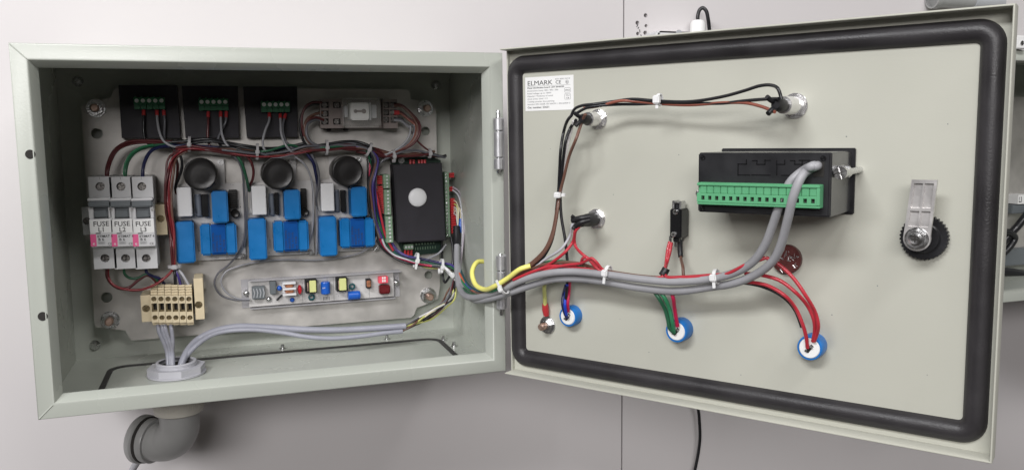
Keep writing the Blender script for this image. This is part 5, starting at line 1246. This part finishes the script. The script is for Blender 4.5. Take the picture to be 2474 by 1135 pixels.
# right side of the control unit
GS = 'wires fanning out of the right terminals of the control unit'
W1('violet-grey outermost wire right of the control unit', 'violet', [(1094, 452, 15), (1108, 462, 22), (1118, 485, 30), (1122, 515, 36), (1121, 555, 40), (1117, 600, 42), (1113, 640, 46), (1110, 665, 50)], (), g=GS, r=1.1)
W1('pale grey wire just inside the violet-grey one', 'lgrey', [(1094, 459, 15), (1106, 470, 22), (1114, 495, 28), (1117, 535, 34), (1117, 580, 38), (1112, 620, 42)], g=GS, r=1.1)
for i, (lab, col) in enumerate((('uppermost cream wire fanning into the black sleeve', 'cream'), ('second wire, yellow, fanning into the black sleeve', 'yg'), ('third wire, white, fanning into the black sleeve', 'white'),
                                ('fourth wire, cream, fanning into the black sleeve', 'cream'), ('lowest wire, white, fanning into the black sleeve', 'white'))):
    y = 484 + i * 8
    W1(lab, col, [(1096, y, 14), (1103, y + 5, 20 + i), (1108 - i, y + 24 - i * 2, 26), (1106, 545, 28)], g=GS, r=0.8)
T = Thing('shrink_sleeve', 'short blue shrink sleeve right of the red ferrules', 'sleeve', PLATE, 1113, 545, 30)
T.part('tube', BLUEC, lambda bm: tube(bm, spline([T.at(1114, 529, 26) , T.at(1113, 545, 28), T.at(1110, 562, 30)], 5), 2.7, 14))
for i, (lab, col) in enumerate((('small cream wire looping into the blue sleeve', 'cream'), ('small white wire looping into the blue sleeve', 'white'))):
    W1(lab, col, [(1096, 506 + i * 9, 14), (1106, 500 + i * 4, 22), (1113, 510 + i * 3, 26), (1113, 532, 27)], g=GS, r=0.8)
# strands from the right bundle to the two grey cables on the floor
GF = 'thin cores fanning between the floor cables and the right bundle'
for i, (lab, col, a, b) in enumerate((('brown core, lowest of the fan above the floor cables', 'brown', 0, 0), ('cream core in the fan above the floor cables', 'cream', 3, -4), ('black core in the fan above the floor cables', 'black', -3, 3),
                                      ('yellow-green core in the fan above the floor cables', 'yg', 6, -7), ('white core, uppermost of the fan above the floor cables', 'white', 10, -12), ('grey core in the fan above the floor cables', 'dgrey', -6, 5),
                                      ('pale green core in the fan above the floor cables', 'yg', 8, 7),
                                      ('second brown core in the fan above the floor cables', 'brown', -2, -3), ('second black core in the fan above the floor cables', 'black', 9, 1), ('maroon core in the fan above the floor cables', 'maroon', 1, 6), ('dark grey core at the top of the fan above the floor cables', 'dgrey', 4, -9))):
    W1(lab, col, [(978 - (i % 2) * 8, 788 + (i % 2) * 12, 62), (1000 + a, 778 + b * .6 + (i % 3) * 3, 58), (1035 + a, 758 + b, 50), (1068 + a * 1.2, 738 + b * 1.2, 44), (1088 + a, 712 + b, 44), (1096 + a * .6, 685, 46), (1100 + a * .3, 662, 48)], g=GF, r=1.0, jit=5)
# grey cables on the floor
GY = YP - gq.y
wire('thick grey cable arching from the floor gland to the right, upper of two', 'cableb', 3.3, [(434, 912, GY), (437, 885, GY - 2), (450, 852, GY * .5 + 30), (478, 820, 54), (520, 799, 50), (570, 789, 50), (640, 790, 52), (720, 795, 56), (801, 797, 60), (880, 794, 62), (940, 790, 62), (980, 787, 62)], PLATE, 'cable', 'cable', n=16)
wire('thinner grey cable lying below it on the cabinet floor', 'cableb', 2.3, [(429, 912, GY + 3), (438, 880, GY * .8 + 12), (468, 840, GY * .4 + 36), (520, 806, 56), (600, 796, 58), (680, 803, 62), (740, 813, 66), (801, 817, 68), (870, 812, 68), (930, 804, 66), (972, 800, 64)], PLATE, 'cable', 'cable', n=16)
GD = 'grey cores running from the beige terminals down into the gland'
for i, (xt, xb, lab) in enumerate(((381, 405, 'leftmost'), (391, 411, 'second'), (398, 417, 'third'), (412, 415, 'rightmost'))):
    W1(lab + ' grey core running from the beige terminals down into the gland', 'cableb', [(xt, 782, 36), (xt + 3, 800, 40), (xt + (xb - xt) * .5 + 4, 830, 55), (xb, 858, GY * .6 + 28), (xb + 1, 885, GY), (xb, 915, GY + 2)], g=GD, r=2.0)
# tie wraps on the inner harness
for px, py, h, an_, rd, lab in ((457, 349, 32, 1.5, 7, 'grey cable tie on the top harness, under the left black module'), (622, 367, 36, 1.5, 7.5, 'grey cable tie on the top harness, under the right black module'),
                                (791, 357, 35, 1.5, 7, 'grey cable tie on the harness just below the relay socket'), (893, 362, 34, 1.1, 7, 'tilted grey cable tie above the third round capacitor'),
                                (953, 378, 32, 1.6, 6, 'grey cable tie left of the control unit top'), (1040, 371, 30, 1.5, 4.5, 'small grey cable tie at the right end of the top harness')):
    tie(lab, px, py, h, an_ - math.pi / 2, rd, PLATE, TIEG, 'grey cable ties on the inner harness', (4.0, 4.6, 3.0), tail=0, squash=0.8)
tie('grey cable tie round the red wires above the beige terminals', 421, 645, 40, math.pi / 2, 5.5, PLATE, TIEG, 'grey cable ties on the inner harness', (4.4, 6, 3.2), squash=0.8)
tie('pale cable tie round the purple bundle below the control unit', 1008, 630, 34, -0.25, 7.5, PLATE, TIE, 'white cable ties', tail=-9, squash=0.8)
tie('pale cable tie beside the lower right nut, at the bundle corner', 1069, 645, 44, -0.2, 7.5, PLATE, TIE, 'white cable ties', tail=-6, squash=0.8)

# ================================================================== the thick harness over the hinge side
def cc(*p): return ('p',) + p
def dd(*p): return ('d',) + p
WX = lambda lab, col, r, pts, **k: wire(lab, col, r, pts, DOOR, **k)
GX = 'thick grey cables of the door harness'
wire('upper thick grey cable of the harness, from the black sleeve to the panel controller', 'cable', 3.15, [cc(1103, 548, 30), cc(1104, 587, 40), cc(1104, 637, 60), cc(1107, 678, 80), cc(1118, 708, 110), cc(1143, 719, 150), cc(1187, 710, 190), dd(1224, 694, 30), dd(1257, 678, 32), dd(1319, 661, 34), dd(1381, 656, 34), dd(1464, 663, 34), dd(1547, 674, 34), dd(1630, 680, 34), dd(1723, 672, 36), dd(1776, 658, 38), dd(1818, 633, 42), dd(1847, 594, 46), dd(1868, 541, 52), dd(1889, 481, 58), dd(1913, 436, 58), dd(1942, 412, 56), dd(1962, 402, HM + 6), dd(1972, 400, HM - 10)],
     DOOR, 'cable', 'cable', GX, n=18, sleeves=((0.0, 0.05, 3.9, BLACKP, 'black_sleeve'),))
wire('lower thick grey cable of the harness, ending at the panel controller', 'cable', 3.15, [cc(1104, 600, 34), cc(1108, 650, 66), cc(1120, 700, 100), cc(1150, 725, 150), cc(1188, 720, 188), dd(1236, 705, 26), dd(1290, 687, 27), dd(1340, 674, 28), dd(1402, 673, 28), dd(1464, 681, 28), dd(1547, 695, 28), dd(1630, 703, 28), dd(1723, 692, 30), dd(1776, 683, 34), dd(1829, 661, 38), dd(1868, 629, 46), dd(1887, 591, 52), dd(1904, 527, 60), dd(1918, 471, 64), dd(1938, 425, 62), dd(1957, 408, 56), dd(1970, 402, HM + 5), dd(1980, 400, HM - 10)],
     DOOR, 'cable', 'cable', GX, n=18)
GW = 'thin wires crossing from the cabinet to the door'
WX('thick yellow wire making a round loop in front of the hinge', 'yellow', 2.3, [cc(1196, 640, 150), cc(1172, 632, 150), cc(1153, 633, 152), cc(1141, 655, 158), cc(1148, 686, 170), cc(1170, 699, 186), dd(1197, 690, 36), dd(1228, 671, 36), dd(1257, 650, 36), dd(1282, 642, 32)], n=14)
for i, (lab, col, pts, r) in enumerate((
    ('green wire of the harness fanning out left of the hinge', 'lgreen', [cc(1100, 640, 60), cc(1112, 670, 80), cc(1130, 696, 110), cc(1160, 706, 150), dd(1197, 700, 30), dd(1240, 676, 26), dd(1290, 646, 26), dd(1320, 634, 26), dd(1345, 631, 26), dd(1375, 634, 26), dd(1410, 646, 24)], 1.5),
    ('blue wire of the harness fanning out left of the hinge', 'blue', [cc(1104, 650, 60), cc(1122, 678, 90), cc(1140, 696, 130), cc(1165, 704, 160), dd(1198, 702, 28), dd(1250, 680, 26), dd(1300, 656, 27), dd(1340, 647, 28), dd(1375, 647, 28), dd(1400, 655, 24)], 1.6),
    ('orange wire of the harness fanning out left of the hinge', 'orange', [cc(1106, 655, 70), cc(1126, 684, 100), cc(1146, 702, 140), cc(1170, 708, 170), dd(1200, 704, 28), dd(1260, 682, 24)], 1.3),
    ('second green wire, lower in the fan left of the hinge', 'green', [cc(1100, 645, 55), cc(1110, 680, 80), cc(1124, 702, 110), cc(1150, 712, 150), dd(1196, 706, 26), dd(1250, 684, 24)], 1.5),
    ('petrol wire beside the greens left of the hinge', 'teal', [cc(1108, 636, 50), cc(1118, 665, 84), cc(1134, 690, 120), cc(1160, 704, 160), dd(1200, 700, 26)], 1.3),
    ('brown wire of the harness running along the door above the grey cables', 'brown', [cc(1108, 660, 70), cc(1128, 690, 100), cc(1158, 709, 160), dd(1197, 703, 28), dd(1240, 678, 30), dd(1290, 646, 30), dd(1352, 634, 30), dd(1402, 637, 30), dd(1443, 650, 30), dd(1485, 658, 32), dd(1547, 667, 32), dd(1600, 671, 32), dd(1650, 670, 32)], 1.5))):
    WX(lab, col, r, pts, group=GW)
# button wires
hA, hB, hC = H1 * 1.05, H2_ * 1.05, H3 * 1.05
GP = 'wires between the two upper push buttons'
WX('upper black wire arching from the left push button to the right one', 'black', 1.25, [(1380, 280, hA), (1388, 264, hA), (1404, 256, hA), (1435, 252, hA), (1480, 246, hA - 6), (1527, 240, 26), (1586, 244, 26), (1665, 246, 28), (1745, 234, 32), (1800, 219, 36), (1835, 208, 38), (1860, 206, 40), (1879, 214, hB), (1886, 232, hB), (1888, 240, hB)], group=GP)
WX('lower black wire from the left push button to the right one', 'black', 1.25, [(1390, 276, hA), (1410, 264, hA), (1428, 258, hA), (1487, 253, hA - 6), (1547, 252, 24), (1588, 250, 24), (1665, 250, 26), (1745, 250, 30), (1800, 244, 34), (1850, 240, 38), (1882, 239, hB)], group=GP)
WX('red-brown wire from the left push button to the right one', 'rust', 1.25, [(1410, 262, hA), (1450, 256, hA - 4), (1500, 244, 27), (1540, 246, 25), (1590, 251, 24), (1665, 254, 26), (1745, 249, 30), (1800, 249, 34), (1840, 258, 38), (1872, 271, hB)], group=GP)
GQ = 'wires running down from the left push button'
WX('leftmost black wire running down from the left push button', 'black', 1.35, [(1382, 278, hA), (1372, 290, hA), (1362, 318, hA - 8), (1355, 360, 28), (1352, 410, 24), (1349, 465, 22), (1345, 500, 24), (1341, 545, 26), (1330, 590, 28), (1305, 630, 30), (1268, 655, 30), (1230, 684, 32)], group=GQ)
WX('second black wire running down from the left push button', 'black', 1.35, [(1392, 290, hA), (1378, 310, hA - 4), (1367, 340, 32), (1360, 395, 26), (1354, 465, 22), (1356, 521, 22), (1366, 583, 22), (1371, 637, 22), (1371, 680, 20), (1367, 720, l1[1] + 6), (1365, 748, l1[1] + 3)], group=GQ)
WX('white wire running down from the left push button', 'white', 1.2, [(1386, 292, hA), (1380, 315, hA - 6), (1371, 352, 28), (1363, 400, 24), (1356, 465, 21)], group=GQ)
WX('brown wire running down from the left push button to the harness', 'brown', 1.35, [(1414, 276, hA), (1404, 300, hA - 4), (1392, 335, 34), (1375, 378, 28), (1362, 430, 25), (1352, 470, 23), (1348, 500, 26), (1342, 540, 28), (1332, 580, 30), (1312, 614, 32), (1285, 640, 32), (1250, 664, 33), (1215, 690, 33)], group=GQ)
WX('second brown wire beside it below the white tie', 'brown', 1.35, [(1350, 478, 24), (1343, 520, 25), (1335, 560, 26), (1318, 600, 28), (1290, 630, 29), (1255, 656, 30)], group=GQ)
GM = 'wires at the middle push button'
WX('thin grey wire from the middle push button down to the harness', 'lgrey', 1.2, [(1390, 532, hC), (1382, 545, hC), (1378, 567, hC - 4), (1357, 600, 32), (1319, 625, 30), (1295, 642, 30)], group=GM)
WX('red wire bending left from the middle push button', 'red', 1.3, [(1396, 545, hC), (1390, 555, hC), (1384, 584, hC - 6), (1366, 608, 32), (1336, 632, 32), (1307, 650, 31), (1280, 664, 31)], group=GM)
WX('red wire bending right from the middle push button', 'red', 1.3, [(1400, 547, hC), (1391, 558, hC), (1389, 590, hC - 6), (1405, 612, 34), (1435, 634, 33), (1455, 650, 33), (1480, 662, 32)], group=GM)
WX('red wire with a small loop left of the middle white tie', 'red', 1.3, [(1290, 660, 30), (1330, 648, 33), (1370, 640, 34), (1402, 636, 36), (1420, 628, 38), (1430, 624, 39), (1440, 632, 38), (1455, 650, 34), (1480, 664, 32)], group=GM)
WX('red wire looping back on itself left of the middle white tie', 'red', 1.3, [(1405, 632, 34), (1408, 624, 37), (1418, 622, 38), (1428, 632, 37), (1440, 646, 35), (1470, 662, 33), (1520, 669, 33), (1580, 672, 33), (1604, 668, 33)], group=GM)
WX('red wire lying just above the grey cables near the hinge', 'red', 1.4, [(1240, 676, 34), (1290, 655, 34), (1330, 643, 33), (1380, 645, 32), (1430, 652, 32), (1470, 662, 32)], group=GM)
for i, (a, b) in enumerate(((1383, 533), (1392, 547))):
    T = Thing('shrink_sleeve', ('upper' if i == 0 else 'lower') + ' black shrink sleeve on the middle push button wires', 'sleeve', DOOR, 1420, 525 + i * 8, hC - 8)
    T.part('tube', BLACKP, lambda bm: tube(bm, spline([T.at(1424, 524 + i * 7, hC - 4) - Vector((0, 0, hC * 0 )) , T.at(1405, 527 + i * 10, hC), T.at(a, b, hC)], 5), 2.6, 14))
# limit switch wires
hs_ = HS * 0.55
GL = 'wires below the limit switch'
WX('left red wire below the limit switch', 'red', 1.4, [(1618, 584, hs_), (1613, 605, hs_ + 3), (1610, 630, hs_ + 6), (1605, 655, 30), (1601, 668, 33), (1580, 672, 33)], group=GL)
WX('right red wire below the limit switch', 'red', 1.4, [(1622, 586, hs_), (1619, 606, hs_ + 3), (1612, 632, hs_ + 6), (1607, 655, 30), (1610, 668, 34), (1650, 669, 34), (1712, 665, 36), (1754, 661, 38), (1790, 646, 40), (1829, 630, 42), (1850, 622, 40)], group=GL)
WX('third red wire hugging the grey cables up to the panel controller bend', 'red', 1.3, [(1606, 668, 31), (1640, 673, 34), (1690, 671, 36), (1730, 668, 36), (1765, 658, 40), (1800, 640, 42), (1825, 632, 40)], group=GL)
WX('brown wire with a black sleeve below the limit switch', 'brown', 1.3, [(1643, 578, hs_), (1643, 600, hs_), (1645, 622, hs_ + 2), (1650, 645, 26), (1652, 668, 28), (1660, 684, 26)], group=GL, sleeves=((0.0, 0.38, 2.2, BLACKP, 'black_sleeve'),))
T = Thing('shrink_sleeve', 'small black sleeve where the red switch wires meet the harness', 'sleeve', DOOR, 1606, 656, 30)
T.part('tube', BLACKP, lambda bm: tube(bm, spline([T.at(1610, 648, 30), T.at(1606, 656, 31), T.at(1600, 665, 33)], 5), 3.2, 14))
# lamp wires
t1, t2, t3 = l1[1], l2[1], l3[1]
GA = 'wires soldered to the lamp backs'
WX('dark blue wire to the lamp back beside the earth stud', 'navy', 1.7, [(1368, 690, 20), (1362, 710, t1 + 4), (1360, 735, t1 + 6), (1366, 758, t1 + 3), (1371, 768, t1 + 2)], group=GA)
WX('blue wire to the lamp back beside the earth stud', 'blue', 1.4, [(1371, 685, 20), (1367, 712, t1 + 5), (1365, 738, t1 + 7), (1369, 764, t1 + 2)], group=GA)
WX('crimson wire to the lamp back beside the earth stud', 'crimson', 1.4, [(1377, 680, 20), (1375, 705, t1 + 4), (1372, 732, t1 + 5), (1373, 752, t1 + 2)], group=GA)
WX('dark green wire to the middle lamp back', 'green', 1.7, [(1578, 700, 26), (1592, 720, 26), (1607, 748, t2 + 8), (1614, 772, t2 + 6), (1618, 792, t2 + 5), (1630, 804, t2 + 2)], group=GA)
WX('lighter green wire beside it to the middle lamp back', 'lgreen', 1.7, [(1590, 700, 26), (1605, 718, 26), (1618, 748, t2 + 8), (1624, 776, t2 + 6), (1628, 800, t2 + 2)], group=GA)
WX('red wire to the middle lamp back', 'crimson', 1.6, [(1619, 700, 26), (1626, 718, 26), (1630, 745, t2 + 7), (1634, 770, t2 + 4), (1637, 788, t2 + 2)], group=GA)
WX('outermost red wire arching to the rightmost lamp back', 'red', 1.4, [(1850, 622, 40), (1878, 636, 38), (1917, 672, 36), (1948, 716, 34), (1970, 755, t3 + 12), (1977, 785, t3 + 9), (1974, 805, t3 + 5), (1967, 824, t3 + 2)], group=GA)
WX('second red wire arching to the rightmost lamp back', 'red', 1.4, [(1800, 660, 32), (1843, 665, 34), (1883, 677, 34), (1921, 705, 34), (1952, 740, t3 + 12), (1966, 772, t3 + 9), (1968, 800, t3 + 5), (1964, 824, t3 + 2)], group=GA)
WX('innermost red wire arching to the rightmost lamp back', 'red', 1.4, [(1770, 678, 28), (1810, 681, 30), (1853, 689, 31), (1895, 713, 32), (1922, 744, t3 + 10), (1940, 785, t3 + 8), (1948, 815, t3 + 5), (1951, 840, t3 + 2)], group=GA)
WX('black wire under the innermost red one', 'black', 1.2, [(1775, 682, 26), (1810, 685, 27), (1850, 695, 28), (1893, 718, 29), (1921, 750, t3 + 7), (1937, 790, t3 + 4)], group=GA)
# earth wire
W_ = WX('yellow-green wire dropping from the harness to the earth stud', 'yg', 1.9, [(1316, 676, 22), (1315, 695, 16), (1316, 715, 9), (1317, 740, 5)])
T = Thing('ring_lug', 'red-sleeved ring lug of the yellow-green wire on the earth stud', 'cable lug', DOOR, 1318, 770, 2)
T.part('sleeve', FERR, lambda bm: tube(bm, [T.at(1317, 733, 5), T.at(1318, 748, 4), T.at(1320, 762, 3)], [2.6, 3.2, 2.6], 14))
T.part('ring', STEEL, lambda bm: (lambda q: prism(bm, circ(q.x, q.y, 6.0, 28), 1.7, 2.7, [circ(q.x, q.y, 3.2, 20)]))(T.at(1324, 784, 0)))
# ties on the door harness
tie('white cable tie on the wire run between the two upper push buttons', 1589, 241, 30, 0.0, 4.0, DOOR, TIE, head=(5.6, 6.6, 4.0), tail=-7, squash=0.8)
tie('white cable tie round the black and brown wires below the left push button', 1350, 471, 27, math.pi / 2, 3.6, DOOR, TIE, head=(5.0, 6.0, 4.0), squash=0.8)
tie('white cable tie on the thick harness just over the hinge', 1211, 698, 38, 0.5, 5.0, DOOR, TIE, head=(3.8, 5.5, 3.4), tail=9, squash=0.9)
tie('white cable tie on the thick harness below the middle push button', 1463, 659, 37, -0.12, 4.9, DOOR, TIE, head=(5.2, 5.5, 3.6), tail=-9, squash=0.9)
tie('white cable tie on the thick harness below the panel controller', 1725, 670, 39, 0.1, 4.9, DOOR, TIE, head=(5.4, 5.6, 3.6), tail=-8, squash=0.9)
tie('white cable tie, wide loop where the grey cables leave the control unit', 1093, 664, 60, 0.7, 9, PLATE, TIE, tail=8)
